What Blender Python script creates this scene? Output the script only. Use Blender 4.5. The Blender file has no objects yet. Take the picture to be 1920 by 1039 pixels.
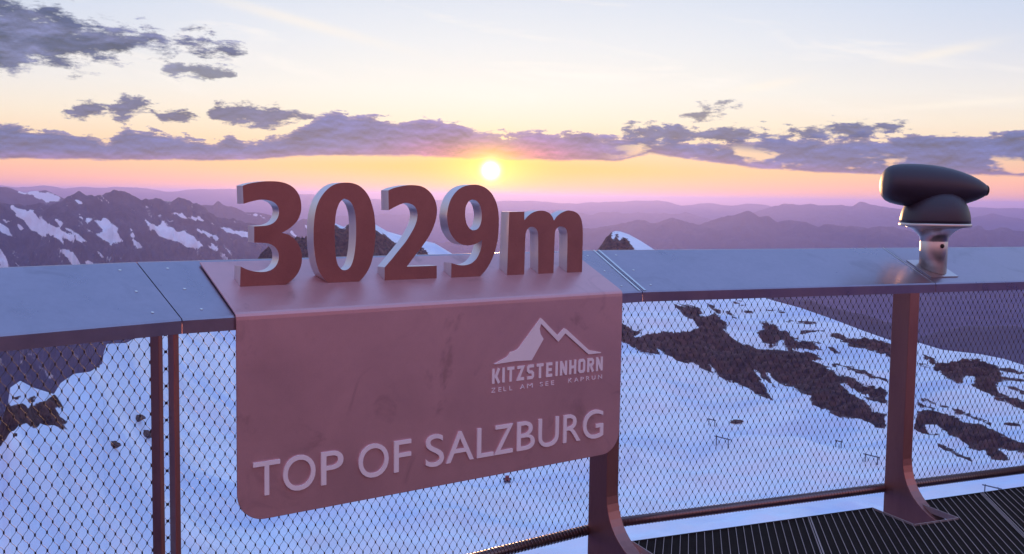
import bpy, bmesh, math, random
import numpy as np
from mathutils import Vector, Matrix

R_ = math.radians
scene = bpy.context.scene
COL = scene.collection
rng = random.Random(7)

# ------------------------------------------------------------------ camera
EYE = 1.65                                   # camera height; the deck lies at z = -0.10
FPX, CX, CY = 1867.0, 960.0, 519.5           # focal length in pixels of the 1920 px wide photo
PITCH = math.atan((CY - 370.0) / FPX)        # looking slightly down
ROLL = 0.015
cF = np.array([0, math.cos(PITCH), -math.sin(PITCH)])
_u0 = np.array([0, math.sin(PITCH), math.cos(PITCH)])
_r0 = np.array([1.0, 0, 0])
cR = math.cos(ROLL) * _r0 + math.sin(ROLL) * _u0
cU = math.cos(ROLL) * _u0 - math.sin(ROLL) * _r0
cam_d = bpy.data.cameras.new('camera')
cam_d.sensor_width = 36.0
cam_d.lens = 36.0 * FPX / 1920.0
cam_d.clip_start = 0.05
cam_d.clip_end = 300000.0
cam = bpy.data.objects.new('camera', cam_d)
COL.objects.link(cam)
m = Matrix.Identity(4)
for i in range(3):
    m[i][0], m[i][1], m[i][2] = cR[i], cU[i], -cF[i]
m[0][3], m[1][3], m[2][3] = 0, 0, EYE
cam.matrix_world = m
scene.camera = cam

# ------------------------------------------------------------------ render settings
scene.view_settings.view_transform = 'Standard'
scene.view_settings.look = 'None'
scene.view_settings.exposure = 0.0
scene.view_settings.gamma = 1.0
scene.render.engine = 'CYCLES'
cy = scene.cycles
cy.use_denoising = True
cy.max_bounces = 6
cy.diffuse_bounces = 3
cy.glossy_bounces = 4
cy.volume_bounces = 1
cy.transparent_max_bounces = 8
cy.sample_clamp_indirect = 6.0

SUN_AZ, SUN_EL = -1.31, 1.50                 # degrees
sun_dir = Vector((math.sin(R_(SUN_AZ)) * math.cos(R_(SUN_EL)),
                  math.cos(R_(SUN_AZ)) * math.cos(R_(SUN_EL)), math.sin(R_(SUN_EL))))
ld = bpy.data.lights.new('sun', 'SUN')
ld.energy = 3.0
ld.angle = R_(0.6)
ld.color = (1.0, 0.50, 0.22)
lo = bpy.data.objects.new('sun', ld)
COL.objects.link(lo)
lo.rotation_euler = sun_dir.to_track_quat('Z', 'Y').to_euler()
lo.location = (0, 0, 60)


def dirs(x, y):
    d = cF + cR * (x - CX) / FPX - cU * (y - CY) / FPX
    return math.degrees(math.atan2(d[0], d[1])), math.degrees(math.atan2(d[2], math.hypot(d[0], d[1])))


def lin(r, g, b):
    f = lambda c: c / 12.92 if c <= 0.04045 else ((c + 0.055) / 1.055) ** 2.4
    return (f(r / 255), f(g / 255), f(b / 255))


# ------------------------------------------------------------------ node helper
class NT:
    def __init__(s, tree):
        s.t = tree

    def n(s, kind, **kw):
        nd = s.t.nodes.new(kind)
        for k, v in kw.items():
            setattr(nd, k, v)
        return nd

    def put(s, sock, v):
        if v is None:
            return
        if hasattr(v, 'is_linked'):
            s.t.links.new(v, sock)
        else:
            if isinstance(v, (tuple, list)) and sock.type == 'RGBA' and len(v) == 3:
                v = (*v, 1.0)
            sock.default_value = v

    def m(s, op, a, b=None, c=None, clamp=False):
        nd = s.n('ShaderNodeMath', operation=op, use_clamp=clamp)
        for k, v in enumerate((a, b, c)):
            s.put(nd.inputs[k], v)
        return nd.outputs[0]

    def vm(s, op, a, b=None, scale=None):
        nd = s.n('ShaderNodeVectorMath', operation=op)
        s.put(nd.inputs[0], a)
        s.put(nd.inputs[1], b)
        if scale is not None:
            s.put(nd.inputs['Scale'], scale)
        return nd.outputs['Value'] if op in ('DOT_PRODUCT', 'LENGTH', 'DISTANCE') else nd.outputs[0]

    def comb(s, x, y, z):
        nd = s.n('ShaderNodeCombineXYZ')
        for k, v in enumerate((x, y, z)):
            s.put(nd.inputs[k], v)
        return nd.outputs[0]

    def mix(s, f, a, b, mode='MIX'):
        nd = s.n('ShaderNodeMix', data_type='RGBA', blend_type=mode)
        s.put(nd.inputs[0], f)
        s.put(nd.inputs[6], a)
        s.put(nd.inputs[7], b)
        return nd.outputs[2]

    def step(s, v, lo, hi):
        nd = s.n('ShaderNodeMapRange', interpolation_type='SMOOTHSTEP')
        s.put(nd.inputs['Value'], v)
        s.put(nd.inputs['From Min'], lo)
        s.put(nd.inputs['From Max'], hi)
        return nd.outputs[0]

    def noise(s, vec, scale, detail=5.0, rough=0.55, dist=0.0):
        nd = s.n('ShaderNodeTexNoise')
        s.put(nd.inputs['Vector'], vec)
        nd.inputs['Scale'].default_value = scale
        nd.inputs['Detail'].default_value = detail
        nd.inputs['Roughness'].default_value = rough
        nd.inputs['Distortion'].default_value = dist
        return nd.outputs[0]

    def ramp(s, fac, stops, interp='LINEAR'):
        nd = s.n('ShaderNodeValToRGB')
        cr = nd.color_ramp
        cr.interpolation = interp
        el = cr.elements
        while len(el) > 1:
            el.remove(el[0])
        el[0].position = stops[0][0]
        el[0].color = (*stops[0][1], 1)
        for p, c in stops[1:]:
            e = el.new(p)
            e.color = (*c, 1)
        s.put(nd.inputs[0], fac)
        return nd.outputs[0]


# ------------------------------------------------------------------ world: sunset sky
world = bpy.data.worlds.new('World')
scene.world = world
world.use_nodes = True
wt = NT(world.node_tree)
world.node_tree.nodes.clear()
tc = wt.n('ShaderNodeTexCoord').outputs['Generated']
nrm = wt.vm('NORMALIZE', tc)
sep = wt.n('ShaderNodeSeparateXYZ')
wt.put(sep.inputs[0], nrm)
dx, dy, dz = sep.outputs
az = wt.m('MULTIPLY', wt.m('ARCTAN2', dx, dy), 57.29578)
el = wt.m('MULTIPLY', wt.m('ARCSINE', dz), 57.29578)
elp = wt.m('MAXIMUM', el, 0.0)
ef = wt.m('SQRT', wt.m('DIVIDE', elp, 90.0))


def es(e):
    return math.sqrt(e / 90.0)


west = wt.ramp(ef, [
    (es(0.0), (1.18, 0.46, 0.36)), (es(0.5), (1.25, 0.50, 0.24)), (es(1.3), (1.15, 0.60, 0.27)),
    (es(2.6), lin(253, 214, 170)), (es(4.2), lin(250, 232, 205)), (es(6.0), lin(244, 238, 228)),
    (es(8.5), lin(230, 232, 237)), (es(12.0), lin(210, 220, 238)), (es(20.0), (0.46, 0.59, 0.92)),
    (es(40.0), (0.32, 0.54, 1.10)), (es(90.0), (0.38, 0.68, 1.22))])
east = wt.ramp(ef, [
    (es(0.0), (0.18, 0.04, 0.04)), (es(4.0), (0.28, 0.06, 0.06)), (es(10.0), (0.82, 0.30, 0.30)), (es(18.0), (1.10, 0.52, 0.58)),
    (es(30.0), (0.72, 0.52, 0.80)), (es(48.0), (0.38, 0.58, 1.08)), (es(90.0), (0.38, 0.68, 1.22))])
cosaz = wt.m('COSINE', wt.m('MULTIPLY', az, 1 / 57.29578))
sky = wt.mix(wt.step(cosaz, -0.55, 0.05), east, west)
# the sky turns bluer and dimmer away from the sun's azimuth, warm white above it
off = wt.m('ABSOLUTE', wt.m('SUBTRACT', az, 0.0))
side = wt.m('MULTIPLY', wt.m('MULTIPLY', wt.step(off, 8.0, 34.0), wt.m('SUBTRACT', 1.0, wt.step(off, 70.0, 110.0))), wt.m('MULTIPLY', wt.step(el, 2.0, 9.0), wt.m('SUBTRACT', 1.0, wt.step(el, 13.0, 26.0))))
sky = wt.mix(wt.m('MULTIPLY', side, 0.75), sky, wt.mix(wt.step(el, 3.0, 12.0), lin(238, 226, 222), lin(190, 206, 234)))
lowside = wt.m('MULTIPLY', wt.step(off, 5.0, 30.0), wt.m('SUBTRACT', 1.0, wt.step(el, 0.6, 3.0)))
sky = wt.mix(wt.m('MULTIPLY', lowside, 0.55), sky, (1.02, 0.44, 0.38))

sdot = wt.vm('DOT_PRODUCT', nrm, tuple(sun_dir))
ang = wt.m('MULTIPLY', wt.m('ARCCOSINE', wt.m('MINIMUM', sdot, 0.9999999)), 57.29578)
saz = wt.m('SUBTRACT', az, SUN_AZ)
sel = wt.m('SUBTRACT', el, SUN_EL)


def gauss(a, sa, e, se):
    q = wt.m('ADD', wt.m('POWER', wt.m('DIVIDE', a, sa), 2.0), wt.m('POWER', wt.m('DIVIDE', e, se), 2.0))
    return wt.m('EXPONENT', wt.m('MULTIPLY', q, -1.0))


broad = gauss(saz, 16.0, sel, 9.0)
sky = wt.mix(wt.m('MULTIPLY', broad, 0.45), sky, wt.mix(wt.step(el, 1.5, 6.0), lin(255, 214, 140), lin(255, 250, 236)))
band = gauss(saz, 12.0, wt.m('SUBTRACT', el, 1.55), 0.45)
sky = wt.mix(wt.m('MULTIPLY', band, 0.9), sky, (1.12, 0.60, 0.04))
wide = gauss(saz, 7.5, wt.m('SUBTRACT', el, 1.2), 1.3)
sky = wt.mix(wt.m('MULTIPLY', wide, 0.8), sky, (1.22, 0.56, 0.06))
halo = gauss(saz, 2.8, sel, 1.25)
sky = wt.mix(wt.m('MULTIPLY', halo, 0.95), sky, (1.25, 0.80, 0.06))

# cirrus wisps, thin and bright
cv = wt.comb(wt.m('MULTIPLY', wt.m('ADD', az, wt.m('MULTIPLY', el, -2.2)), 0.06), wt.m('MULTIPLY', wt.m('ADD', el, wt.m('MULTIPLY', az, 0.18)), 0.55), 3.7)
cir = wt.noise(cv, 1.0, 6, 0.6, 0.8)
cirm = wt.m('MULTIPLY', wt.step(cir, 0.5, 0.72), wt.step(el, 3.5, 6.5))
sky = wt.mix(wt.m('MULTIPLY', cirm, 0.55), sky, lin(255, 247, 238))


def streak(x, y, length, width, slope):
    a0, e0 = dirs(x, y)
    da = wt.m('SUBTRACT', az, a0)
    de = wt.m('SUBTRACT', wt.m('SUBTRACT', el, e0), wt.m('MULTIPLY', da, slope))
    return gauss(da, length, de, width)


stk = wt.m('ADD', streak(1770, 98, 2.2, 0.28, 0.17), streak(1440, 160, 1.8, 0.24, 0.16))
stk = wt.m('ADD', stk, streak(1800, 195, 4.5, 0.18, 0.06))
stk = wt.m('ADD', stk, streak(560, 40, 5.0, 0.3, -0.22), clamp=True)
sky = wt.mix(wt.m('MULTIPLY', stk, wt.m('ADD', 0.25, wt.m('MULTIPLY', cir, 0.6))), sky, lin(255, 243, 226))

# cumulus banks: lower and upper edges along the azimuth, torn by noise
AZ0, AZ1, ELM = -34.0, 34.0, 14.0


def env(rows, t):
    st = []
    for x, yt, yb in rows:
        a, e1 = dirs(x, yt)
        _, e0 = dirs(x, yb)
        st.append(((a - AZ0) / (AZ1 - AZ0), (max(e0, 0) / ELM, max(e1, 0) / ELM, 0)))
    return wt.ramp(t, st)


azf = wt.m('DIVIDE', wt.m('SUBTRACT', az, AZ0), AZ1 - AZ0)
L1 = [(-80, 236, 297), (0, 233, 297), (60, 243, 298), (120, 246, 299), (200, 262, 300), (240, 240, 300), (300, 246, 300),
      (400, 268, 301), (430, 252, 300), (480, 266, 300), (520, 262, 296), (560, 238, 294), (600, 216, 291),
      (680, 211, 292), (740, 228, 292), (790, 224, 293), (860, 231, 296), (930, 254, 299), (1010, 245, 300),
      (1060, 247, 301), (1160, 256, 302), (1220, 262, 288), (1300, 264, 300), (1400, 264, 312), (1480, 258, 320),
      (1560, 260, 324), (1640, 256, 328), (1720, 250, 330), (1800, 250, 330), (1920, 249, 330), (2000, 250, 330)]
L2 = [(98, 290, 190), (110, 210, 206), (148, 196, 216), (180, 192, 213), (200, 204, 206), (225, 188, 220), (262, 182, 212), (284, 206, 206),
      (300, 213, 228), (350, 216, 225), (378, 214, 212), (404, 190, 229), (432, 204, 228), (460, 196, 231), (505, 205, 232),
      (560, 213, 224), (592, 222, 218), (602, 290, 200), (1150, 300, 230), (1160, 250, 246), (1185, 235, 264), (1240, 236, 264), (1300, 242, 265), (1360, 243, 265),
      (1430, 240, 262), (1465, 254, 262), (1510, 244, 260), (1560, 234, 253), (1620, 229, 249), (1690, 236, 240), (1715, 246, 242), (1725, 300, 230)]
L3 = [(-60, 0, 130), (0, 2, 130), (40, 14, 122), (80, 8, 116), (130, 22, 116), (150, 46, 114), (200, 46, 112), (258, 62, 92),
      (300, 70, 94), (340, 69, 92), (400, 75, 100), (445, 90, 106), (470, 108, 98), (480, 190, 80)]
L4 = [(285, 220, 120), (298, 140, 130), (330, 119, 141), (368, 127, 137), (398, 119, 147), (430, 136, 146), (446, 146, 136), (452, 210, 120), (1262, 290, 200),
      (1270, 222, 214), (1310, 209, 223), (1350, 203, 212), (1398, 203, 198), (1408, 290, 180)]
wx = wt.m('MULTIPLY', az, 0.62)
wy = wt.m('MULTIPLY', el, 1.75)
cvec = wt.comb(wx, wy, 0.0)
n1 = wt.noise(cvec, 1.0, 9, 0.66, 0.15)
n2 = wt.noise(wt.comb(wx, wt.m('ADD', wy, 0.30), 0.0), 1.0, 6, 0.60, 0.15)
n3 = wt.noise(wt.comb(wt.m('MULTIPLY', az, 0.32), wt.m('MULTIPLY', el, 0.9), 5.0), 1.0, 4, 0.55)


def layer(rows, soft, amp, bottom_amp, bias=0.0):
    e = env(rows, azf)
    sp = wt.n('ShaderNodeSeparateColor')
    wt.put(sp.inputs[0], e)
    bot = wt.m('MULTIPLY', sp.outputs[0], ELM)
    top = wt.m('MULTIPLY', sp.outputs[1], ELM)
    dn = wt.m('SUBTRACT', n1, 0.5)
    up = wt.m('ADD', wt.m('SUBTRACT', top, el), wt.m('MULTIPLY', dn, amp))
    lo_ = wt.m('ADD', wt.m('SUBTRACT', el, bot), wt.m('MULTIPLY', dn, bottom_amp))
    return wt.step(wt.m('MINIMUM', up, lo_), -bias, soft - bias), wt.m('SUBTRACT', el, bot), up


d1, h1, u1 = layer(L1, 0.18, 2.2, 0.40, 0.08)
d2, h2, u2 = layer(L2, 0.34, 2.8, 2.3, 0.22)
d3, h3, u3 = layer(L3, 0.85, 5.0, 4.4, 0.40)
d4, h4, u4 = layer(L4, 0.42, 3.0, 2.6, 0.24)
# holes of glowing sky in the right part of the bank
holes = wt.m('MULTIPLY', wt.step(n3, 0.53, 0.62), wt.m('MULTIPLY', wt.step(az, 4.5, 8.0), wt.m('SUBTRACT', 1.0, wt.step(h1, 0.7, 1.3))))
d1 = wt.m('MULTIPLY', d1, wt.m('SUBTRACT', 1.0, wt.m('MULTIPLY', holes, 0.9)))
n4 = wt.noise(wt.comb(wt.m('MULTIPLY', az, 0.45), wt.m('MULTIPLY', el, 0.8), 9.0), 1.0, 3, 0.5)
relief = wt.m('ADD', wt.m('MULTIPLY', wt.m('SUBTRACT', n1, n2), 2.6), wt.m('MULTIPLY', wt.m('SUBTRACT', n4, 0.5), 1.3))
near = wt.m('EXPONENT', wt.m('MULTIPLY', wt.m('ABSOLUTE', saz), -0.17))
ccol = wt.mix(wt.step(near, 0.03, 0.75), lin(62, 80, 146), lin(108, 92, 160))
ccol = wt.mix(wt.m('MULTIPLY', gauss(saz, 4.5, wt.m('SUBTRACT', el, 1.9), 0.95), 0.95), ccol, lin(250, 104, 74))
ccol = wt.mix(wt.m('MULTIPLY', wt.step(wt.m('MULTIPLY', h1, -1.0), -0.55, 0.0), 0.35), ccol, lin(160, 110, 160))
bright = wt.m('ADD', 1.0, relief)
bright = wt.m('MAXIMUM', bright, 0.45)
bright = wt.m('MINIMUM', bright, 1.7)
ccol = wt.vm('SCALE', ccol, scale=bright)
rim = wt.m('SUBTRACT', 1.0, wt.step(u1, 0.05, 0.32))
ccol = wt.mix(wt.m('MULTIPLY', rim, 0.22), ccol, lin(226, 190, 205))
dark = wt.vm('SCALE', wt.mix(wt.step(n3, 0.4, 0.6), lin(50, 60, 104), lin(98, 102, 148)), scale=bright)
sky = wt.mix(wt.m('MULTIPLY', d3, 0.93), sky, dark)
sky = wt.mix(wt.m('MULTIPLY', d4, 0.8), sky, dark)
sky = wt.mix(wt.m('MULTIPLY', d1, 0.95), sky, ccol)
c2 = wt.vm('SCALE', wt.mix(wt.step(az, -8, -2), lin(74, 78, 124), lin(66, 80, 136)), scale=bright)
sky = wt.mix(wt.m('MULTIPLY', d2, 0.93), sky, c2)
sky = wt.mix(wt.m('MULTIPLY', gauss(saz, 1.9, sel, 1.15), 0.9), sky, (1.3, 0.82, 0.07))
# the disc of the sun, blown out
core = wt.m('EXPONENT', wt.m('MULTIPLY', wt.m('POWER', wt.m('DIVIDE', ang, 0.37), 2.0), -1.0))
flare = wt.m('EXPONENT', wt.m('MULTIPLY', ang, -1.6))
sky = wt.vm('ADD', sky, wt.vm('SCALE', (1.0, 0.72, 0.10), scale=wt.m('MULTIPLY', flare, 1.1)))
sky = wt.vm('ADD', sky, wt.vm('SCALE', (1.0, 0.86, 0.55), scale=wt.m('MULTIPLY', core, 9.0)))
bg = wt.n('ShaderNodeBackground')
wt.put(bg.inputs[0], sky)
bg.inputs[1].default_value = 1.0
nish = wt.n('ShaderNodeTexSky')
nish.sky_type = 'NISHITA'
nish.sun_disc = False
nish.sun_elevation = R_(SUN_EL)
nish.sun_rotation = R_(SUN_AZ)
nish.altitude = 3000
bg2 = wt.n('ShaderNodeBackground')
wt.put(bg2.inputs[0], nish.outputs[0])
bg2.inputs[1].default_value = 0.02
add = wt.n('ShaderNodeAddShader')
wt.put(add.inputs[0], bg.outputs[0])
wt.put(add.inputs[1], bg2.outputs[0])
wo = wt.n('ShaderNodeOutputWorld')
wt.put(wo.inputs['Surface'], add.outputs[0])
try:
    world.cycles.sampling_method = 'MANUAL'
    world.cycles.sample_map_resolution = 1024
except Exception:
    pass


# ------------------------------------------------------------------ object helpers
def link(o, parent=None):
    COL.objects.link(o)
    if parent is not None:
        o.parent = parent
    return o


def tag(o, label=None, cat=None, group=None, kind=None):
    if label: o['label'] = label
    if cat: o['category'] = cat
    if group: o['group'] = group
    if kind: o['kind'] = kind
    return o


def empty(name, loc, label, cat, group=None):
    o = bpy.data.objects.new(name, None)
    o.empty_display_size = 0.1
    o.location = loc
    link(o)
    return tag(o, label, cat, group)


def mesh_obj(name, verts, faces, mat, parent=None, smooth=False, base=None):
    """verts in world metres; base = origin of the parent thing"""
    v = np.asarray(verts, float)
    if base is not None:
        v = v - np.asarray(base, float)
    me = bpy.data.meshes.new(name)
    me.from_pydata(v.tolist(), [], faces)
    me.materials.append(mat)
    if smooth:
        me.polygons.foreach_set('use_smooth', [True] * len(me.polygons))
    me.update()
    return link(bpy.data.objects.new(name, me), parent)


def bm_obj(name, bm, mat, parent=None, smooth=False, base=None, bevel=0.0):
    if base is not None:
        bmesh.ops.translate(bm, verts=bm.verts, vec=Vector((-base[0], -base[1], -base[2])))
    if bevel:
        ed = [e for e in bm.edges if len(e.link_faces) == 2 and e.calc_face_angle(0) > 0.7]
        bmesh.ops.bevel(bm, geom=ed, offset=bevel, segments=2, affect='EDGES', profile=0.6)
    bmesh.ops.recalc_face_normals(bm, faces=bm.faces)
    me = bpy.data.meshes.new(name)
    bm.to_mesh(me)
    bm.free()
    me.materials.append(mat)
    if smooth:
        me.polygons.foreach_set('use_smooth', [True] * len(me.polygons))
    return link(bpy.data.objects.new(name, me), parent)


def box_into(V, F, o, ax, ay, az_):
    """box with corner o and edge vectors"""
    o, ax, ay, az_ = (np.asarray(q, float) for q in (o, ax, ay, az_))
    b = len(V)
    for k in range(8):
        V.append(o + ax * (k & 1) + ay * (k >> 1 & 1) + az_ * (k >> 2 & 1))
    F += [(b, b + 2, b + 3, b + 1), (b + 4, b + 5, b + 7, b + 6), (b, b + 1, b + 5, b + 4),
          (b + 2, b + 6, b + 7, b + 3), (b, b + 4, b + 6, b + 2), (b + 1, b + 3, b + 7, b + 5)]


def tube_into(V, F, pts, r, sides=8, cap=True):
    pts = [np.asarray(p, float) for p in pts]
    b0 = len(V)
    up = np.array([0, 0, 1.0])
    d0 = pts[1] - pts[0]
    if abs(d0[2]) > 0.9 * np.linalg.norm(d0):
        up = np.array([0.31, 0.95, 0.0])
    for i, p in enumerate(pts):
        d = pts[min(i + 1, len(pts) - 1)] - pts[max(i - 1, 0)]
        d /= np.linalg.norm(d)
        x = np.cross(d, up)
        x /= np.linalg.norm(x)
        y = np.cross(x, d)
        rr = r[i] if hasattr(r, '__len__') else r
        for k in range(sides):
            a = 2 * math.pi * k / sides
            V.append(p + x * rr * math.cos(a) + y * rr * math.sin(a))
    for i in range(len(pts) - 1):
        for k in range(sides):
            a, b = b0 + i * sides + k, b0 + i * sides + (k + 1) % sides
            F.append((a, b, b + sides, a + sides))
    if cap:
        F.append(tuple(b0 + k for k in range(sides))[::-1])
        F.append(tuple(b0 + (len(pts) - 1) * sides + k for k in range(sides)))


def lathe(name, prof, centre, axis, mat, parent=None, seg=48, base=None):
    """prof = (radius, distance along axis)"""
    ax = Vector(axis).normalized()
    x = ax.orthogonal().normalized()
    y = ax.cross(x)
    V, F = [], []
    for r, h in prof:
        for k in range(seg):
            a = 2 * math.pi * k / seg
            V.append(np.array(Vector(centre) + ax * h + (x * math.cos(a) + y * math.sin(a)) * max(r, 1e-5)))
    for i in range(len(prof) - 1):
        for k in range(seg):
            a, b = i * seg + k, i * seg + (k + 1) % seg
            F.append((a, b, b + seg, a + seg))
    F.append(tuple(range(seg))[::-1])
    F.append(tuple((len(prof) - 1) * seg + k for k in range(seg)))
    o = mesh_obj(name, V, F, mat, parent, True, base)
    return o


# ------------------------------------------------------------------ materials
def metal(name, col, rough, metallic=0.85, var=0.12, scale=6.0, stretch=(1, 1, 1), stain=0.0, grain=0.0, brush=0.0, rvar=0.25):
    mt = bpy.data.materials.new(name)
    mt.use_nodes = True
    t = NT(mt.node_tree)
    p = mt.node_tree.nodes['Principled BSDF']
    co = t.n('ShaderNodeTexCoord').outputs['Object']
    mp = t.n('ShaderNodeMapping')
    t.put(mp.inputs[0], co)
    mp.inputs['Scale'].default_value = stretch
    a = t.noise(mp.outputs[0], scale, 6, 0.6, 0.4)
    b = t.noise(mp.outputs[0], scale * 9, 4, 0.6)
    v = t.m('ADD', t.m('MULTIPLY', t.m('SUBTRACT', a, 0.5), var * 2.4), t.m('MULTIPLY', t.m('SUBTRACT', b, 0.5), var))
    c = t.vm('SCALE', t.comb(*col), scale=t.m('ADD', 1.0, v))
    if grain:
        g = t.noise(co, 420.0, 2, 0.6)
        c = t.vm('SCALE', c, scale=t.m('ADD', 1.0 - grain * 0.5, t.m('MULTIPLY', g, grain)))
    if stain:
        s1 = t.step(t.noise(co, 3.1, 6, 0.62, 0.9), 0.55, 0.72)
        c = t.mix(t.m('MULTIPLY', s1, stain), c, tuple(q * 0.45 for q in col))
    t.put(p.inputs['Base Color'], c)
    p.inputs['Metallic'].default_value = metallic
    t.put(p.inputs['Roughness'], t.m('ADD', rough, t.m('MULTIPLY', t.m('SUBTRACT', a, 0.5), rvar), clamp=True))
    if brush or grain:
        bp = t.n('ShaderNodeBump')
        bp.inputs['Strength'].default_value = 0.15 + brush
        bp.inputs['Distance'].default_value = 0.002
        t.put(bp.inputs['Height'], b)
        t.put(p.inputs['Normal'], bp.outputs[0])
    return mt


M_CAP = metal('brushed_steel_cap', (0.345, 0.285, 0.36), 0.31, 0.96, 0.16, 4.0, stain=0.28)
M_SIGN = metal('satin_steel_plate', (0.62, 0.35, 0.38), 0.40, 0.58, 0.09, 2.6, stain=0.5, grain=0.30)
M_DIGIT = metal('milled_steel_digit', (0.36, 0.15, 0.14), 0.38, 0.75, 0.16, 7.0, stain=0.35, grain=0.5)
M_EDGE = metal('lit_steel_edge', (0.66, 0.58, 0.60), 0.42, 0.85, 0.10, 30.0, (1, 1, 0.06), grain=0.2)  # same steel as the digit faces, brighter skylight on the sides put into the colour
M_LETTER = metal('bright_satin_letter', (0.90, 0.80, 0.86), 0.55, 0.12, 0.04, 8.0)
M_POST = metal('post_steel', (0.37, 0.18, 0.17), 0.44, 0.95, 0.16, 7.0, (1, 1, 0.25), stain=0.4, grain=0.25)
M_NET = metal('cable_net_steel', (0.045, 0.028, 0.032), 0.55, 0.35, 0.05)
M_RAIL = metal('dark_tube_steel', (0.20, 0.14, 0.15), 0.32, 0.85, 0.1, 12.0)
M_GRATE = metal('grating_dark', (0.008, 0.006, 0.007), 0.8, 0.0, 0.2, 10.0)
M_GRATE2 = metal('grating_edge', (0.33, 0.27, 0.29), 0.5, 0.5, 0.25, 14.0)
M_DECK = metal('deck_plate_dark', (0.05, 0.035, 0.035), 0.6, 0.3, 0.2, 3.0)
M_TDARK = metal('telescope_dark_paint', (0.038, 0.028, 0.048), 0.44, 0.15, 0.08, 14.0, grain=0.3)
M_TSTEEL = metal('telescope_steel', (0.60, 0.54, 0.53), 0.42, 0.97, 0.01, 20.0, (1, 1, 0.2), rvar=0.0)
M_TNECK = metal('telescope_neck_steel', (0.56, 0.51, 0.53), 0.30, 0.95, 0.02, 20.0, rvar=0.0)
M_BLACK = metal('black_rubber', (0.012, 0.011, 0.014), 0.5, 0.0, 0.1)
M_SCREW = metal('screw_steel', (0.68, 0.66, 0.66), 0.3, 0.95, 0.05)
M_LIFT = metal('lift_steel', (0.07, 0.08, 0.12), 0.6, 0.4, 0.1)


def rock_mat():
    mt = bpy.data.materials.new('boulder_rock')
    mt.use_nodes = True
    t = NT(mt.node_tree)
    p = mt.node_tree.nodes['Principled BSDF']
    co = t.n('ShaderNodeTexCoord').outputs['Object']
    t.put(p.inputs['Base Color'], t.mix(t.noise(co, 1.5, 5), (0.05, 0.03, 0.03), (0.12, 0.075, 0.065)))
    p.inputs['Roughness'].default_value = 0.95
    return mt


M_BOULDER = rock_mat()


# ------------------------------------------------------------------ noise on arrays
def _hash(ix, iy, seed):
    h = (ix.astype(np.int64) * 374761393 + iy.astype(np.int64) * 668265263 + seed * 1442695041) & 0xFFFFFFFF
    h = ((h ^ (h >> 13)) * 1274126177) & 0xFFFFFFFF
    h = h ^ (h >> 16)
    return h


def gnoise(x, y, seed=0):
    ix, iy = np.floor(x), np.floor(y)
    fx, fy = x - ix, y - iy
    u, v = fx * fx * fx * (fx * (fx * 6 - 15) + 10), fy * fy * fy * (fy * (fy * 6 - 15) + 10)

    def g(ax, ay):
        a = _hash(ix + ax, iy + ay, seed) * (2 * math.pi / 4294967296.0)
        return np.cos(a) * (fx - ax) + np.sin(a) * (fy - ay)
    a, b, c, d = g(0, 0), g(1, 0), g(0, 1), g(1, 1)
    return (a + (b - a) * u + (c - a) * v + (a - b - c + d) * u * v) * 1.5


def fbm(x, y, octv=5, seed=0, gain=0.5):
    s, a = 0.0, 1.0
    for k in range(octv):
        s = s + a * gnoise(x, y, seed + k * 17)
        x, y, a = x * 2.03 + 11.3, y * 2.03 - 7.1, a * gain
    return s


def ridged(x, y, octv=5, seed=0, gain=0.55):
    s, a, tot = 0.0, 1.0, 0.0
    for k in range(octv):
        s = s + a * (1 - np.abs(gnoise(x, y, seed + k * 17)) * 1.6)
        tot += a
        x, y, a = x * 2.1 + 3.3, y * 2.1 - 5.1, a * gain
    return s / tot


def sd_poly(px, py, poly):
    """signed distance to a polygon, positive inside"""
    P = np.asarray(poly, float)
    out = np.full(px.shape, -60.0)
    x0, y0 = P.min(0) - 30
    x1, y1 = P.max(0) + 30
    msk = (px > x0) & (px < x1) & (py > y0) & (py < y1)
    if not msk.any():
        return out
    x, y = px[msk], py[msk]
    d = np.full(x.shape, 1e9)
    ins = np.zeros(x.shape, bool)
    for i in range(len(P)):
        ax, ay = P[i]
        bx, by = P[(i + 1) % len(P)]
        ex, ey = bx - ax, by - ay
        wx_, wy_ = x - ax, y - ay
        tt = np.clip((wx_ * ex + wy_ * ey) / max(ex * ex + ey * ey, 1e-9), 0, 1)
        d = np.minimum(d, (wx_ - ex * tt) ** 2 + (wy_ - ey * tt) ** 2)
        c = ((ay > y) != (by > y))
        with np.errstate(divide='ignore', invalid='ignore'):
            c &= x < (bx - ax) * (y - ay) / (by - ay if by != ay else 1e-9) + ax
        ins ^= c
    d = np.sqrt(d)
    out[msk] = np.where(ins, d, -d)
    return out


def to_px(X, Y, Z):
    v = (X, Y, Z - EYE)
    dep = v[1] * cF[1] + v[2] * cF[2]
    dep = np.maximum(dep, 1e-3)
    a = v[0] * cR[0] + v[1] * cR[1] + v[2] * cR[2]
    b = v[0] * cU[0] + v[1] * cU[1] + v[2] * cU[2]
    return CX + FPX * a / dep, CY - FPX * b / dep


def z3(off, sc, pts):
    return [(off[0] + x / sc, off[1] + y / sc) for x, y in pts]


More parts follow.
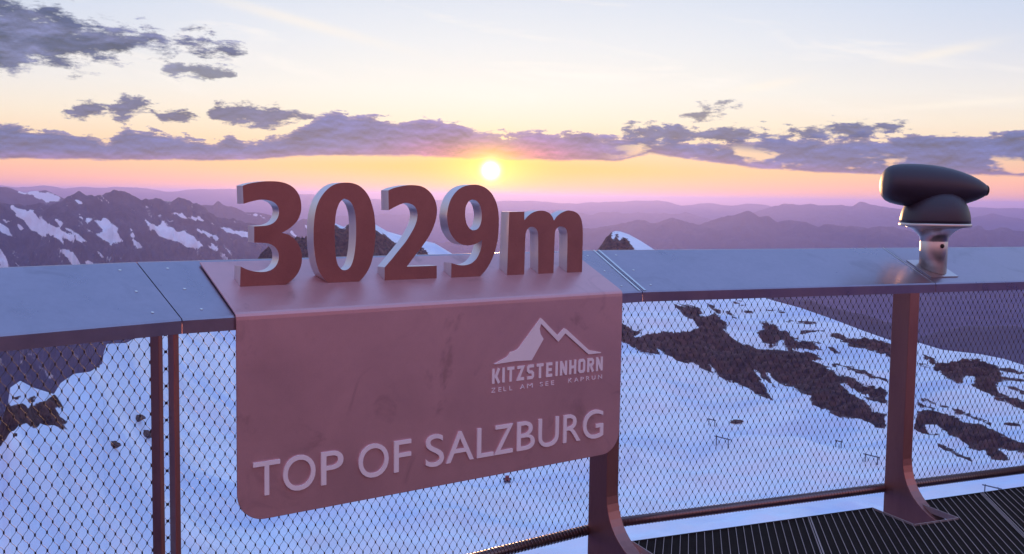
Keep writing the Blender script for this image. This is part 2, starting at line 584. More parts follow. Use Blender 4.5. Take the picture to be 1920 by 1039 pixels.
def grid_obj(name, X, Y, Z, mat, attr=None):
    n, k = X.shape
    co = np.stack([X, Y, Z], -1).reshape(-1, 3)
    me = bpy.data.meshes.new(name)
    me.vertices.add(n * k)
    me.vertices.foreach_set('co', co.astype(np.float32).ravel())
    i = np.arange(n * k).reshape(n, k)
    q = np.stack([i[:-1, :-1], i[:-1, 1:], i[1:, 1:], i[1:, :-1]], -1).reshape(-1)
    nf = (n - 1) * (k - 1)
    me.loops.add(nf * 4)
    me.loops.foreach_set('vertex_index', q.astype(np.int32))
    me.polygons.add(nf)
    me.polygons.foreach_set('loop_start', np.arange(0, nf * 4, 4, dtype=np.int32))
    me.polygons.foreach_set('loop_total', np.full(nf, 4, dtype=np.int32))
    me.polygons.foreach_set('use_smooth', np.ones(nf, bool))
    me.update(calc_edges=True)
    me.validate()
    if attr is not None:
        at = me.attributes.new('bare', 'FLOAT', 'POINT')
        at.data.foreach_set('value', attr.astype(np.float32).ravel())
    me.materials.append(mat)
    o = link(bpy.data.objects.new(name, me))
    o['kind'] = 'structure'
    return o


# ------------------------------------------------------------------ terrain materials
def terrain_mat(name, nscale, snow, rock_a, rock_b, amp, lo_, hi_, bump, bscale, blue_shade=0.0, dust=0.66):
    mt = bpy.data.materials.new(name)
    mt.use_nodes = True
    t = NT(mt.node_tree)
    p = mt.node_tree.nodes['Principled BSDF']
    pos = t.n('ShaderNodeNewGeometry').outputs['Position']
    at = t.n('ShaderNodeAttribute', attribute_name='bare').outputs['Fac']
    n = t.noise(pos, nscale, 7, 0.62, 0.3)
    f = t.step(t.m('ADD', at, t.m('MULTIPLY', t.m('SUBTRACT', n, 0.5), amp)), lo_, hi_)
    n2_ = t.noise(pos, nscale * 0.6, 6, 0.65, 0.5)
    rock = t.mix(t.step(n2_, 0.35, 0.68), rock_a, rock_b)
    led = t.m('SUBTRACT', t.noise(t.vm('MULTIPLY', pos, (0.5, 1.0, 2.2)), nscale * 1.7, 6, 0.7, 0.6), t.m('MULTIPLY', t.m('MAXIMUM', t.m('MINIMUM', at, 1.0), 0.0), 0.22))
    f = t.m('MULTIPLY', f, t.m('SUBTRACT', 1.0, t.m('MULTIPLY', t.step(led, dust, dust + 0.08), 0.8)))
    sn = t.mix(t.step(t.noise(pos, nscale * 0.12, 5, 0.55, 0.6), 0.35, 0.7), snow, tuple(q * 0.90 for q in snow))
    if blue_shade:
        iv = t.noise(t.vm('MULTIPLY', pos, (1.0, 1.9, 1.0)), 0.011, 4, 0.5, 0.7)  # shade of the snow's hollows painted into its colour as blue patches
        sn = t.mix(t.m('MULTIPLY', t.step(iv, 0.47, 0.66), blue_shade), sn, (0.42, 0.58, 0.86))
    t.put(p.inputs['Base Color'], t.mix(f, sn, rock))
    p.inputs['Roughness'].default_value = 0.9
    p.inputs['Specular IOR Level'].default_value = 0.15
    bp = t.n('ShaderNodeBump')
    bp.inputs['Strength'].default_value = bump
    bp.inputs['Distance'].default_value = bscale
    t.put(bp.inputs['Height'], t.m('ADD', t.m('MULTIPLY', n2_, 1.0), t.m('MULTIPLY', n, 0.4)))
    t.put(p.inputs['Normal'], bp.outputs[0])
    return mt


M_GLACIER = terrain_mat('glacier_snow_and_rock', 0.35, (0.72, 0.81, 0.93), (0.026, 0.012, 0.016), (0.11, 0.055, 0.052), 1.7, -0.10, 0.10, 0.35, 0.8, blue_shade=0.62, dust=0.50)
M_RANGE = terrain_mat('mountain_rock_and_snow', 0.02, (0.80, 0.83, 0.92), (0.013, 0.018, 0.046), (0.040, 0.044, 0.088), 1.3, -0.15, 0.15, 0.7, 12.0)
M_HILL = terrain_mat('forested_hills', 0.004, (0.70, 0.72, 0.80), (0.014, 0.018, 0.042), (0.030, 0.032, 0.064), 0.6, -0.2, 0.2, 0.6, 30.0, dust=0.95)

# ------------------------------------------------------------------ glacier bowl and its crest
CREST = [(-420, 1000, 300), (-150, 900, 300), (0, 805, 330), (13, 769, 330), (19, 727, 335), (38, 714, 340), (63, 727, 350), (101, 739, 360), (114, 718, 370),
         (139, 701, 390), (169, 697, 400), (192, 682, 420), (182 + 12, 664, 430), (200, 645, 440), (237, 643, 470), (253, 634, 490),
         (279, 631, 520), (330, 600, 600), (400, 555, 720), (460, 500, 840), (480, 487, 880), (491, 477, 900), (501, 470, 900),
         (510, 458, 900), (540, 452, 900), (568, 449, 900), (579, 446, 900), (600, 436, 905), (615, 427, 910), (629, 419, 915),
         (645, 426, 920), (653, 420, 920), (664, 417, 925), (690, 416, 930), (704, 421, 930), (726, 434, 940), (754, 442, 950),
         (775, 448, 950), (797, 452, 950), (815, 456, 950), (848, 476, 960), (900, 497, 960), (1000, 506, 960), (1090, 496, 960),
         (1122, 468, 960), (1129, 457, 960), (1137, 444, 960), (1146, 436, 960), (1154, 433, 960), (1163, 434, 960), (1180, 440, 955),
         (1200, 451, 950), (1225, 467, 940), (1260, 484, 930), (1350, 528, 890), (1400, 548, 860), (1455, 565, 830), (1500, 577, 810),
         (1560, 598, 790), (1615, 619, 760), (1666, 637, 740), (1724, 643, 720), (1767, 656, 710), (1837, 664, 700), (1883, 673, 690),
         (1920, 685, 680), (2100, 740, 640), (2400, 800, 600)]
_ca, _ce, _cr = [], [], []
for x, y, r in CREST:
    a, e = dirs(x, y)
    _ca.append(a); _ce.append(e); _cr.append(r)
_ca, _ce, _cr = map(np.array, (_ca, _ce, _cr))
R0, Z0 = 120.0, -150.0


def crest(a):
    e = np.interp(a, _ca, _ce)
    r = np.interp(a, _ca, _cr)
    return r, EYE + r * np.tan(np.radians(e))


_as = np.linspace(-60, 60, 1201)
_rs, _zs = crest(_as)
_k = np.exp(-0.5 * (np.arange(-40, 41) / 16.0) ** 2)
_k /= _k.sum()
_zs_s = np.convolve(np.pad(_zs, 40, 'edge'), _k, 'valid')
_rs_s = np.convolve(np.pad(_rs, 40, 'edge'), _k, 'valid')


def near_z(a, r):
    """height of the snow bowl in front of the crest; a in degrees, r in metres"""
    rc, zc = crest(a)
    zs = np.interp(a, _as, _zs_s)
    u = np.clip((r - R0) / (rc - R0), 0, 1)
    w = np.clip((u - 0.72) / 0.28, 0, 1) ** 1.6
    top = zs * (1 - w) + zc * w
    z = Z0 + (np.minimum(top, zc + 8) - Z0) * u ** 1.45
    X, Y = r * np.sin(np.radians(a)), r * np.cos(np.radians(a))
    k = np.clip((1 - u) * 6, 0, 1)
    z = z + k * (fbm(X / 95, Y / 60, 4, 3) * 7.5 + fbm(X / 26 + Y / 40, Y / 14, 3, 9) * 1.1 + fbm(X / 300, Y / 200, 2, 5) * 6)
    return z


def at_ground(x, y):
    a, e = dirs(x, y)
    r = np.linspace(R0, 960, 6000)
    z = near_z(np.full_like(r, a), r)
    ee = np.degrees(np.arctan2(z - EYE, r))
    i = int(np.argmax(ee >= e)) or len(r) - 1
    return np.array([r[i] * math.sin(R_(a)), r[i] * math.cos(R_(a)), z[i]])


ZB = ((1160, 560), 2.1685)
ZR = ((1560, 560), 2.169)
ZL = ((0, 600), 2.367)
ROCKS = [
    z3(*ZB, [(5, 100), (45, 115), (95, 122), (85, 140), (70, 158), (130, 147), (165, 137), (230, 137), (300, 128), (322, 118), (290, 88), (262, 68), (250, 48),
             (225, 22), (262, 24), (330, 38), (338, 60), (350, 78), (372, 66), (390, 58), (415, 80), (440, 93), (462, 110), (440, 120), (430, 128), (450, 150), (475, 170),
             (500, 182), (560, 204), (620, 212), (660, 208), (700, 216), (760, 214), (800, 228), (832, 246), (790, 256), (850, 280), (920, 312), (1000, 342),
             (1050, 355), (1090, 372), (1092, 442), (1050, 420), (1010, 402), (950, 368), (900, 345), (945, 385), (1000, 420), (1040, 448), (1080, 472), (1086, 532),
             (1040, 515), (990, 490), (940, 478), (900, 482), (830, 450), (790, 425), (775, 405), (740, 376), (700, 362), (660, 346), (608, 308), (636, 360), (600, 335),
             (552, 290), (585, 340), (626, 412), (570, 395), (520, 363), (490, 360), (450, 341), (410, 310), (368, 266), (388, 306), (330, 285), (280, 263), (220, 250),
             (190, 225), (160, 203), (168, 226), (130, 226), (90, 215), (55, 200), (20, 180), (0, 175)]),
    z3(*ZB, [(565, 142), (590, 120), (580, 90), (620, 100), (642, 112), (662, 128), (682, 130), (720, 166), (760, 172), (800, 180), (830, 205), (842, 226), (800, 214), (760, 200),
             (720, 214), (690, 210), (672, 190), (658, 164), (640, 190), (620, 200), (600, 190), (580, 180)]),
    z3(*ZB, [(848, 142), (880, 135), (905, 150), (960, 164), (1000, 162), (1040, 166), (1110, 186), (1110, 242), (1050, 222), (1000, 204), (950, 196), (915, 178), (880, 160)]),
    z3(*ZB, [(360, 20), (385, 28), (420, 50), (405, 56), (375, 38)]), z3(*ZB, [(430, 40), (470, 70), (480, 82), (450, 72)]),
    z3(*ZB, [(470, 14), (490, 12), (525, 26), (500, 30)]), z3(*ZB, [(510, 46), (540, 50), (545, 58), (515, 56)]),
    z3(*ZB, [(608, 46), (636, 40), (640, 46), (612, 53)]), z3(*ZB, [(650, 54), (676, 52), (678, 58), (652, 60)]),
    z3(*ZB, [(680, 92), (700, 88), (760, 92), (820, 95), (820, 101), (700, 97), (686, 103)]),
    z3(*ZB, [(735, 140), (760, 130), (840, 128), (838, 134), (770, 137), (738, 147)]),
    z3(*ZB, [(800, 180), (830, 176), (812, 190)]), z3(*ZB, [(850, 196), (880, 210), (912, 226), (880, 220)]),
    z3(*ZB, [(885, 262), (920, 270), (980, 290), (1050, 318), (1090, 330), (1090, 336), (1030, 322), (960, 296), (900, 275)]),
    z3(*ZB, [(870, 268), (900, 285), (890, 290)]), z3(*ZB, [(1010, 455), (1040, 470), (1080, 488), (1080, 496), (1030, 478)]),
    z3(*ZR, [(368, 225), (400, 238), (430, 258), (460, 265), (495, 256), (530, 248), (570, 244), (600, 250), (650, 268), (690, 280), (740, 290), (800, 300), (800, 312), (720, 300),
             (685, 296), (690, 318), (740, 322), (800, 335), (800, 342), (740, 334), (700, 334), (670, 350), (680, 385), (740, 402), (800, 425), (800, 470), (740, 432), (700, 410),
             (665, 408), (640, 388), (600, 370), (568, 350), (580, 330), (578, 316), (540, 318), (530, 340), (500, 345), (470, 325), (445, 308), (420, 290), (400, 270)]),
    z3(*ZR, [(700, 355), (740, 360), (800, 380), (800, 398), (760, 380), (720, 366)]),
    z3(*ZR, [(340, 455), (380, 452), (440, 460), (480, 480), (520, 490), (560, 496), (600, 510), (640, 530), (680, 550), (730, 572), (800, 592), (800, 650), (760, 632), (730, 618), (680, 612),
             (710, 640), (742, 672), (700, 664), (650, 650), (600, 618), (560, 600), (520, 578), (480, 560), (460, 535), (430, 518), (400, 512), (375, 510), (400, 530), (436, 556),
             (400, 555), (360, 545), (340, 530)]),
    z3(*ZR, [(350, 398), (400, 412), (470, 438), (540, 464), (600, 486), (650, 508), (645, 512), (560, 480), (480, 450), (400, 422), (350, 406)]),
    z3(*ZR, [(350, 425), (400, 440), (410, 446), (350, 438)]),
    z3(*ZR, [(698, 504), (730, 502), (765, 514), (768, 522), (735, 516), (705, 514)]),
    z3(*ZR, [(430, 590), (500, 620), (560, 648), (590, 668), (585, 674), (520, 640), (440, 602)]),
    z3(*ZR, [(650, 455), (668, 458), (668, 464), (650, 462)]), z3(*ZR, [(355, 262), (390, 270), (395, 278), (360, 272)]),
    z3(*ZL, [(-200, 560), (-10, 480), (5, 300), (30, 282), (38, 330), (30, 375), (50, 385), (75, 372), (100, 372), (118, 386), (150, 384), (178, 368), (205, 358), (225, 340), (238, 328), (262, 336), (272, 356),
             (282, 380), (306, 388), (280, 394), (252, 398), (268, 430), (290, 444), (312, 456), (282, 464), (302, 490), (270, 478), (240, 464), (210, 470), (180, 460), (150, 482), (130, 480),
             (110, 465), (80, 470), (60, 490), (40, 500), (20, 530), (0, 548), (-200, 640)]),
    z3(*ZL, [(60, 345), (95, 335), (88, 352), (70, 358)]), z3(*ZL, [(125, 350), (150, 345), (145, 362), (128, 364)]),
    z3(*ZL, [(400, 205), (425, 182), (460, 190), (440, 206), (415, 218)]), z3(*ZL, [(60, 505), (75, 505), (72, 516), (60, 514)]),
    [(455, 540), (470, 505), (480, 480), (491, 470), (501, 462), (510, 450), (540, 444), (570, 438), (600, 430), (617, 424), (629, 422), (640, 429), (648, 429), (652, 416), (658, 416),
     (664, 429), (690, 430), (704, 431), (719, 440), (730, 447), (742, 456), (752, 468), (768, 480), (800, 500), (840, 540)],
    [(780, 468), (788, 459), (797, 468), (806, 476), (815, 490), (780, 490)],
    [(1095, 520), (1118, 470), (1129, 452), (1137, 440), (1146, 436), (1150, 447), (1156, 438), (1162, 452), (1168, 444), (1174, 446), (1184, 458), (1194, 470), (1215, 500), (1240, 530)],
    [(1152, 436), (1160, 434), (1158, 440)],
]


def build_glacier():
    a = np.concatenate([np.linspace(-52, -30, 90, endpoint=False), np.linspace(-30, 30, 1340, endpoint=False), np.linspace(30, 50, 80)])
    u = np.concatenate([np.linspace(0, 0.9, 330, endpoint=False), np.linspace(0.9, 1.0, 90)])
    A, Uu = np.meshgrid(a, u, indexing='ij')
    rc, zc = crest(A)
    Rr = R0 + (rc - R0) * Uu
    Z = near_z(A, Rr)
    back = np.array([6, 20, 60, 160, 400, 900, 1700.0])
    Rb = rc[:, :1] + back[None, :]
    Zb = zc[:, :1] - back[None, :] * 0.95 + fbm(A[:, :7] * 0.8, Rb / 90, 3, 21) * np.minimum(back[None, :] * 0.1, 40)
    # snow that carries on under the platform, down to the foot of the bowl
    fr_ = np.array([2.0, 25.0, 70.0, 100.0])
    Rf = np.repeat(fr_[None, :], len(a), 0)
    Zf = np.repeat(np.array([-14.0, -52.0, -112.0, -140.0])[None, :], len(a), 0)
    Rall = np.concatenate([Rf, Rr, Rb], 1)
    Zall = np.concatenate([Zf, Z, Zb], 1)
    Aall = np.repeat(a[:, None], Rall.shape[1], 1)
    X, Y = Rall * np.sin(np.radians(Aall)), Rall * np.cos(np.radians(Aall))
    px, py = to_px(X, Y, Zall)
    sd = np.full(px.shape, -60.0)
    for pl in ROCKS:
        sd = np.maximum(sd, sd_poly(px, py, pl))
    nz = fbm(X / 9, Y / 9, 4, 31)
    bare = np.clip(sd / 5.5 + nz * 0.75, -1.5, 1.5)
    bare[:, -7:] = np.where(fbm(X[:, -7:] / 80, Y[:, -7:] / 80, 3, 4) > 0.0, 1.0, -1.0)
    # rock stands proud of the snow and is broken
    k = np.clip(sd / 8.0, 0, 1)
    k[:, -7:] = 0
    Zall = Zall + k * (ridged(X / 22 + Y / 60, Y / 16, 6, 41) - 0.55) * 10.0 * np.clip(Rall / 600, 0.4, 1.2)
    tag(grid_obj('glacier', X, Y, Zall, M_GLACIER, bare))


build_glacier()

# ------------------------------------------------------------------ mountain ranges
SNOW_LEFT = [z3((0, 330), 2.885, q) for q in [
    [(45, 160), (70, 158), (100, 175), (180, 190), (230, 240), (270, 262), (300, 270), (330, 290), (350, 300), (400, 322), (440, 338), (480, 360), (390, 352), (340, 332), (347, 370), (310, 332),
     (250, 312), (266, 346), (230, 325), (200, 312), (150, 272), (128, 240), (110, 230), (80, 215), (90, 200), (60, 180)],
    [(280, 225), (310, 240), (360, 275), (420, 310), (455, 350), (400, 318), (340, 275)],
    [(400, 200), (440, 210), (500, 210), (520, 228), (545, 240), (560, 225), (580, 235), (600, 255), (630, 280), (620, 300), (640, 330), (660, 352), (600, 372), (550, 342), (490, 297), (540, 312), (556, 290), (500, 252), (470, 272), (450, 240)],
    [(785, 238), (820, 255), (850, 272), (880, 250), (910, 272), (940, 280), (960, 300), (1000, 290), (1020, 312), (1060, 342), (1100, 382), (1050, 387), (980, 372), (900, 332), (840, 302), (818, 280)],
    [(945, 200), (980, 205), (1010, 222), (1060, 222), (1100, 236), (1200, 272), (1300, 300), (1340, 310), (1400, 345), (1330, 332), (1240, 312), (1180, 272), (1100, 246), (1000, 230)],
    [(1060, 285), (1110, 300), (1170, 325), (1220, 355), (1150, 335), (1090, 310)],
    [(0, 262), (40, 280), (60, 305), (88, 337), (40, 322), (0, 302)],
    [(310, 388), (370, 400), (400, 415), (420, 440), (442, 480), (400, 482), (370, 455), (350, 440)],
    [(0, 398), (40, 440), (52, 505), (0, 510)], [(700, 272), (720, 290), (732, 322), (718, 325), (708, 300)], [(718, 348), (745, 370), (757, 390), (735, 380), (725, 365)],
    [(100, 270), (125, 285), (110, 295)], [(20, 235), (60, 245), (40, 255)], [(530, 410), (560, 440), (550, 445)], [(350, 150), (375, 165), (360, 165)], [(1120, 370), (1180, 395), (1160, 400)],
    [(455, 455), (500, 475), (470, 480)], [(410, 130), (440, 150), (425, 152)]]]
SNOW_BACK = [z3((0, 330), 2.885, [(105, 84), (140, 82), (200, 80), (250, 94), (330, 120), (300, 135), (250, 148), (225, 125), (200, 112), (150, 95)])]
SNOW_MID = [z3((420, 320), 4.33, [(150, 320), (200, 345), (260, 360), (240, 370), (190, 360)]), z3((420, 320), 4.33, [(270, 345), (330, 375), (380, 395), (310, 385)]),
            z3((560, 320), 4.33, [(-60, 500), (-20, 545), (10, 590), (-10, 600), (-40, 560)]), z3((560, 320), 4.33, [(55, 455), (75, 465), (80, 485), (65, 480)])]


def mountain_range(name, pts, dist, width, base, mat, seed, amp, jag, na=520, nr=110, q=0.8, snow=None, snow_bias=-1.0, back=0.5, streak=0.0, fade=4.0, soft=0.05, crag=0.16):
    pa, pe, pr = [], [], []
    for p in pts:
        a, e = dirs(p[0], p[1])
        pa.append(a); pe.append(e); pr.append(dist * (p[2] if len(p) > 2 else 1.0))
    pa, pe, pr = map(np.array, (pa, pe, pr))
    a = np.linspace(pa[0] - fade, pa[-1] + fade, na)
    rc = np.interp(a, pa, pr)
    ee = np.interp(a, pa, pe)
    sg = max(soft / (a[1] - a[0]), 0.01)
    kk = np.exp(-0.5 * (np.arange(-30, 31) / sg) ** 2)
    ee = np.convolve(np.pad(ee, 30, 'edge'), kk / kk.sum(), 'valid')
    zc = EYE + rc * np.tan(np.radians(ee))
    ends = np.clip(np.minimum(a - a[0], a[-1] - a) / fade, 0, 1)
    ends = ends * ends * (3 - 2 * ends)
    zc = base + (zc - base) * ends
    u = np.linspace(0, 1, nr) ** 0.8
    A, Uu = np.meshgrid(a, u, indexing='ij')
    Rr = rc[:, None] - width * (1 - Uu)
    X, Y = Rr * np.sin(np.radians(A)), Rr * np.cos(np.radians(A))
    Z = base + (zc[:, None] - base) * Uu ** q
    s = dist * crag
    rd = ridged(X / s + Y / s * 0.35, Y / s * 0.6, 6, seed) - 0.62
    Z = Z + rd * amp * np.clip((1 - Uu) * 4, 0, 1) * ends[:, None]
    Z = Z + (fbm(X / (dist * 0.03), Y / (dist * 0.03), 4, seed + 5, 0.5) * jag * ends[:, None]) * Uu ** 3
    bk = np.array([0.03, 0.12, 0.3, 0.6, 1.0]) * width
    Rb = rc[:, None] + bk[None, :]
    Zb = Z[:, -1:] - (Z[:, -1:] - base) * (bk / bk[-1])[None, :] ** 0.8 * 0.95
    Zb = Zb + fbm(A[:, :5] * 1.3, Rb / s, 3, seed + 9) * amp * 0.5 * ends[:, None] * (bk / bk[-1])[None, :]
    Rall, Zall = np.concatenate([Rr, Rb], 1), np.concatenate([Z, Zb], 1)
    Aall = np.repeat(a[:, None], Rall.shape[1], 1)
    X, Y = Rall * np.sin(np.radians(Aall)), Rall * np.cos(np.radians(Aall))
    px, py = to_px(X, Y, Zall)
    bare = np.full(X.shape, -snow_bias)
    if snow:
        sd = np.full(px.shape, -60.0)
        for pl in snow:
            sd = np.maximum(sd, sd_poly(px, py, pl))
        bare = np.clip(-sd / 6.0 + fbm((X * 0.8 + Zall * 0.9) / (dist * 0.005), (X * 0.5 - Zall) / (dist * 0.025), 4, seed + 7) * 0.8, -1.5, 1.0) * 0.9
        # thin streaks of snow left in gullies
        if streak:
            g = fbm((X * 0.8 + Zall * 0.9) / (dist * 0.007), (X * 0.4 - Zall) / (dist * 0.045), 4, seed + 3)
            bare = np.minimum(bare, np.where(g > streak, 0.15, 1.0))
    return grid_obj(name, X, Y, Zall, mat, bare)


# the rocky range on the left, nearest of the mountains
LEFT = [(-500, 372), (-300, 392), (-150, 374), (-60, 390), (0, 383), (21, 386), (45, 391), (62, 392), (87, 382), (104, 372), (118, 368), (135, 364), (156, 369), (175, 371), (194, 369), (212, 364), (229, 362), (250, 365),
        (263, 374), (288, 371), (312, 377), (333, 377), (350, 385), (374, 385), (388, 392), (409, 401), (430, 409), (451, 418), (480, 431), (520, 442), (560, 452), (600, 466), (660, 490), (720, 530)]
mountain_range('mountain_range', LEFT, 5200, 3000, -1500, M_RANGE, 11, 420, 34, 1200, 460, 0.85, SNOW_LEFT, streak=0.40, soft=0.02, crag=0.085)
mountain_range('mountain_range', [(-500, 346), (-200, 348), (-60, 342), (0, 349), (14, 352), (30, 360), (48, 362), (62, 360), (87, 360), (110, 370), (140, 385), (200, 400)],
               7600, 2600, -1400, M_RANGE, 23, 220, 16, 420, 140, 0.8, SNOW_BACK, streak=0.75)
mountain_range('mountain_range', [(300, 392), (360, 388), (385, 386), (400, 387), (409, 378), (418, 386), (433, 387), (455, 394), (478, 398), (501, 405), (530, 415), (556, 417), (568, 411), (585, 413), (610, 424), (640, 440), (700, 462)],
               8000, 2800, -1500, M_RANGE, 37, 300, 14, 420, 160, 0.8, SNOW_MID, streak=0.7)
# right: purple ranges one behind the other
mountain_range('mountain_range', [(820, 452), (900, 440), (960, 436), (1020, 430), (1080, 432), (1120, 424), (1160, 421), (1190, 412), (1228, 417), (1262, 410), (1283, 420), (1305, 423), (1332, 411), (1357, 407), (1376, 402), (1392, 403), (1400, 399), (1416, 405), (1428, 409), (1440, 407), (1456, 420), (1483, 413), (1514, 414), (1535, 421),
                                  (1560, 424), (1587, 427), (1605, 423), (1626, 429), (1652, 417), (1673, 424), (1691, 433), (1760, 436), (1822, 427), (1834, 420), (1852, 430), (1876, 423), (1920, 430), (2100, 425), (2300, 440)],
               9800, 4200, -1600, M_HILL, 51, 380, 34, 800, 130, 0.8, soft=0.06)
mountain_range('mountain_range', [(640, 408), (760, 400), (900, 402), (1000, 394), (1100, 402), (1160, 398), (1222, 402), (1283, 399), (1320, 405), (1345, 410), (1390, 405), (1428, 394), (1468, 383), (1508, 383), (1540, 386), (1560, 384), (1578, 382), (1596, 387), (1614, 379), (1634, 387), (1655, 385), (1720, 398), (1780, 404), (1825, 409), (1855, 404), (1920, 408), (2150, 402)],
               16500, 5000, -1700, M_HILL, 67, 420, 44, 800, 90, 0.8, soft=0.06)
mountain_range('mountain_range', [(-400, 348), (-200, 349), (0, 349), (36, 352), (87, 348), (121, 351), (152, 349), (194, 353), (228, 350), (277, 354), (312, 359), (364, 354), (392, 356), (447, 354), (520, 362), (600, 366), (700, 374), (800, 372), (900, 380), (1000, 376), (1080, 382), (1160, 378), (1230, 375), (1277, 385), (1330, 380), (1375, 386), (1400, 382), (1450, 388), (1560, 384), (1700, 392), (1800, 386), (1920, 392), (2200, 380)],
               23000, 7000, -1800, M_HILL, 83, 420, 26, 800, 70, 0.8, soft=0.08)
# dark foothills below the snow ridge on the right
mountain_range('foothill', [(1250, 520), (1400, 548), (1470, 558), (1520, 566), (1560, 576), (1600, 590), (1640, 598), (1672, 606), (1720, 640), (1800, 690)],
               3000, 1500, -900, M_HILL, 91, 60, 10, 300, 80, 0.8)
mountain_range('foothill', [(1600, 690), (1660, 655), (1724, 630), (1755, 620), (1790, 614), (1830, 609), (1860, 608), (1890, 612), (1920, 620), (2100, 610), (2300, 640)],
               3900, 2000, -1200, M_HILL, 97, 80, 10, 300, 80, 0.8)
# valley floor reaching to the horizon
_s = 70000
vf = mesh_obj('valley_floor', [(-_s, -_s, -1850), (_s, -_s, -1850), (_s, _s, -1850), (-_s, _s, -1850)], [(0, 1, 2, 3)], M_HILL)
vf['kind'] = 'structure'
_at = vf.data.attributes.new('bare', 'FLOAT', 'POINT')
_at.data.foreach_set('value', [1.0] * 4)

# ------------------------------------------------------------------ railing frame: three straight sections
C1 = np.array([-1.224, 3.675, 0.0])
C2 = np.array([0.671, 5.087, 0.0])
ANG = {'A': 47.3, 'B': 36.7, 'C': 23.2}


class Sec:
    def __init__(s, c, ang):
        a = R_(ang)
        s.c = c
        s.t = np.array([math.cos(a), math.sin(a), 0.0])
        s.n = np.array([-math.sin(a), math.cos(a), 0.0])

    def P(s, u, o, z):
        return s.c + s.t * u + s.n * o + np.array([0, 0, z])


SA, SB, SC = Sec(C1, ANG['A']), Sec(C1, ANG['B']), Sec(C2, ANG['C'])
LB = float((C2 - C1) @ SB.t)
ZF, K = 1.18, 0.44                       # height of the cap's front edge and its rise
hAB, hBC = R_((ANG['A'] - ANG['B']) / 2), R_((ANG['B'] - ANG['C']) / 2)
SEAM = 2.00                              # the cap joint beside the telescope, in section C


def px_on(sec, x, y, o):
    """where the line of sight through a photo pixel meets the vertical plane o of a section -> (u, z)"""
    d = cF + cR * (x - CX) / FPX - cU * (y - CY) / FPX
    c = np.array([0, 0, EYE])
    t = ((sec.c + sec.n * o - c) @ sec.n) / (d @ sec.n)
    v = c + d * t - sec.c
    return float(v @ sec.t), float(v[2])


railing = empty('railing', (0.0, 4.4, -0.1), 'long steel safety railing with wide sloping cap and cable net along the platform edge', 'railing')
RB = (0.0, 4.4, -0.1)

CAPPROF = [(0.0, ZF - 0.055), (-0.001, ZF - 0.006), (0.006, ZF + 0.002), (0.425, ZF + 0.425 * K), (0.437, ZF + 0.425 * K), (0.44, ZF + 0.425 * K - 0.006),
           (0.44, ZF + 0.425 * K - 0.05), (0.428, ZF + 0.425 * K - 0.05), (0.428, ZF + 0.40 * K - 0.022), (0.014, ZF - 0.020), (0.014, ZF - 0.055)]


def cap(sec, u0, u1, k0, k1):
    """a length of cap; k0, k1 = how far each end leans along the section per metre of depth (mitre)"""
    V, F = [], []
    n = len(CAPPROF)
    for (u, k) in ((u0, k0), (u1, k1)):
        for o, z in CAPPROF:
            V.append(sec.P(u + k * o, o, z))
    for i in range(n):
        j = (i + 1) % n
        F.append((i, j, j + n, i + n))
    F.append(tuple(range(n))[::-1])
    F.append(tuple(range(n, 2 * n)))
    bm = bmesh.new()
    bv = [bm.verts.new(v) for v in V]
    for f in F:
        bm.faces.new([bv[i] for i in f])
    return bm_obj('cap_plate', bm, M_CAP, railing, base=RB)


g = 0.0022
caps = [cap(SA, -4.2, -g, 0, math.tan(hAB)), cap(SB, g, LB - g, -math.tan(hAB), math.tan(hBC)),
        cap(SC, g, SEAM - g, -math.tan(hBC), 0), cap(SC, SEAM + g, 5.2, 0, 0)]

# bright cover strips over two of the joints
def strip(sec, u, w, k, lift=0.0025):
    V, F = [], []
    nn = (sec.n * (-K) + np.array([0, 0, 1.0]))
    nn /= np.linalg.norm(nn)
    for o in (0.004, 0.425):
        for du in (-w / 2, w / 2):
            p = sec.P(u + du + k * o, o, ZF + K * o)
            V += [p + nn * 0.0005, p + nn * lift]
    F = [(0, 4, 6, 2), (1, 3, 7, 5), (0, 2, 3, 1), (4, 5, 7, 6), (0, 1, 5, 4), (2, 6, 7, 3)]
    return mesh_obj('joint_strip', V, F, M_SCREW, railing, base=RB)


strip(SC, 0.018, 0.012, -math.tan(hBC))
strip(SB, LB - 0.016, 0.012, math.tan(hBC))
strip(SC, SEAM - 0.012, 0.006, 0)


def screw(sec, u, o, parent):
    nn = (sec.n * (-K) + np.array([0, 0, 1.0]))
    nn /= np.linalg.norm(nn)
    lathe('screw', [(0.006, 0.0003), (0.006, 0.001), (0.0045, 0.0016), (0.0005, 0.0018)], sec.P(u, o, ZF + K * o), nn, M_SCREW, parent, 12, RB)


for o in (0.06, 0.21, 0.37):
    screw(SA, -0.09 + 0.09 * o, o, caps[0])
    screw(SB, 0.10 - 0.09 * o, o, caps[1])
    screw(SB, LB - 0.10 + 0.12 * o, o, caps[1])
    screw(SC, 0.09 - 0.12 * o, o, caps[2])


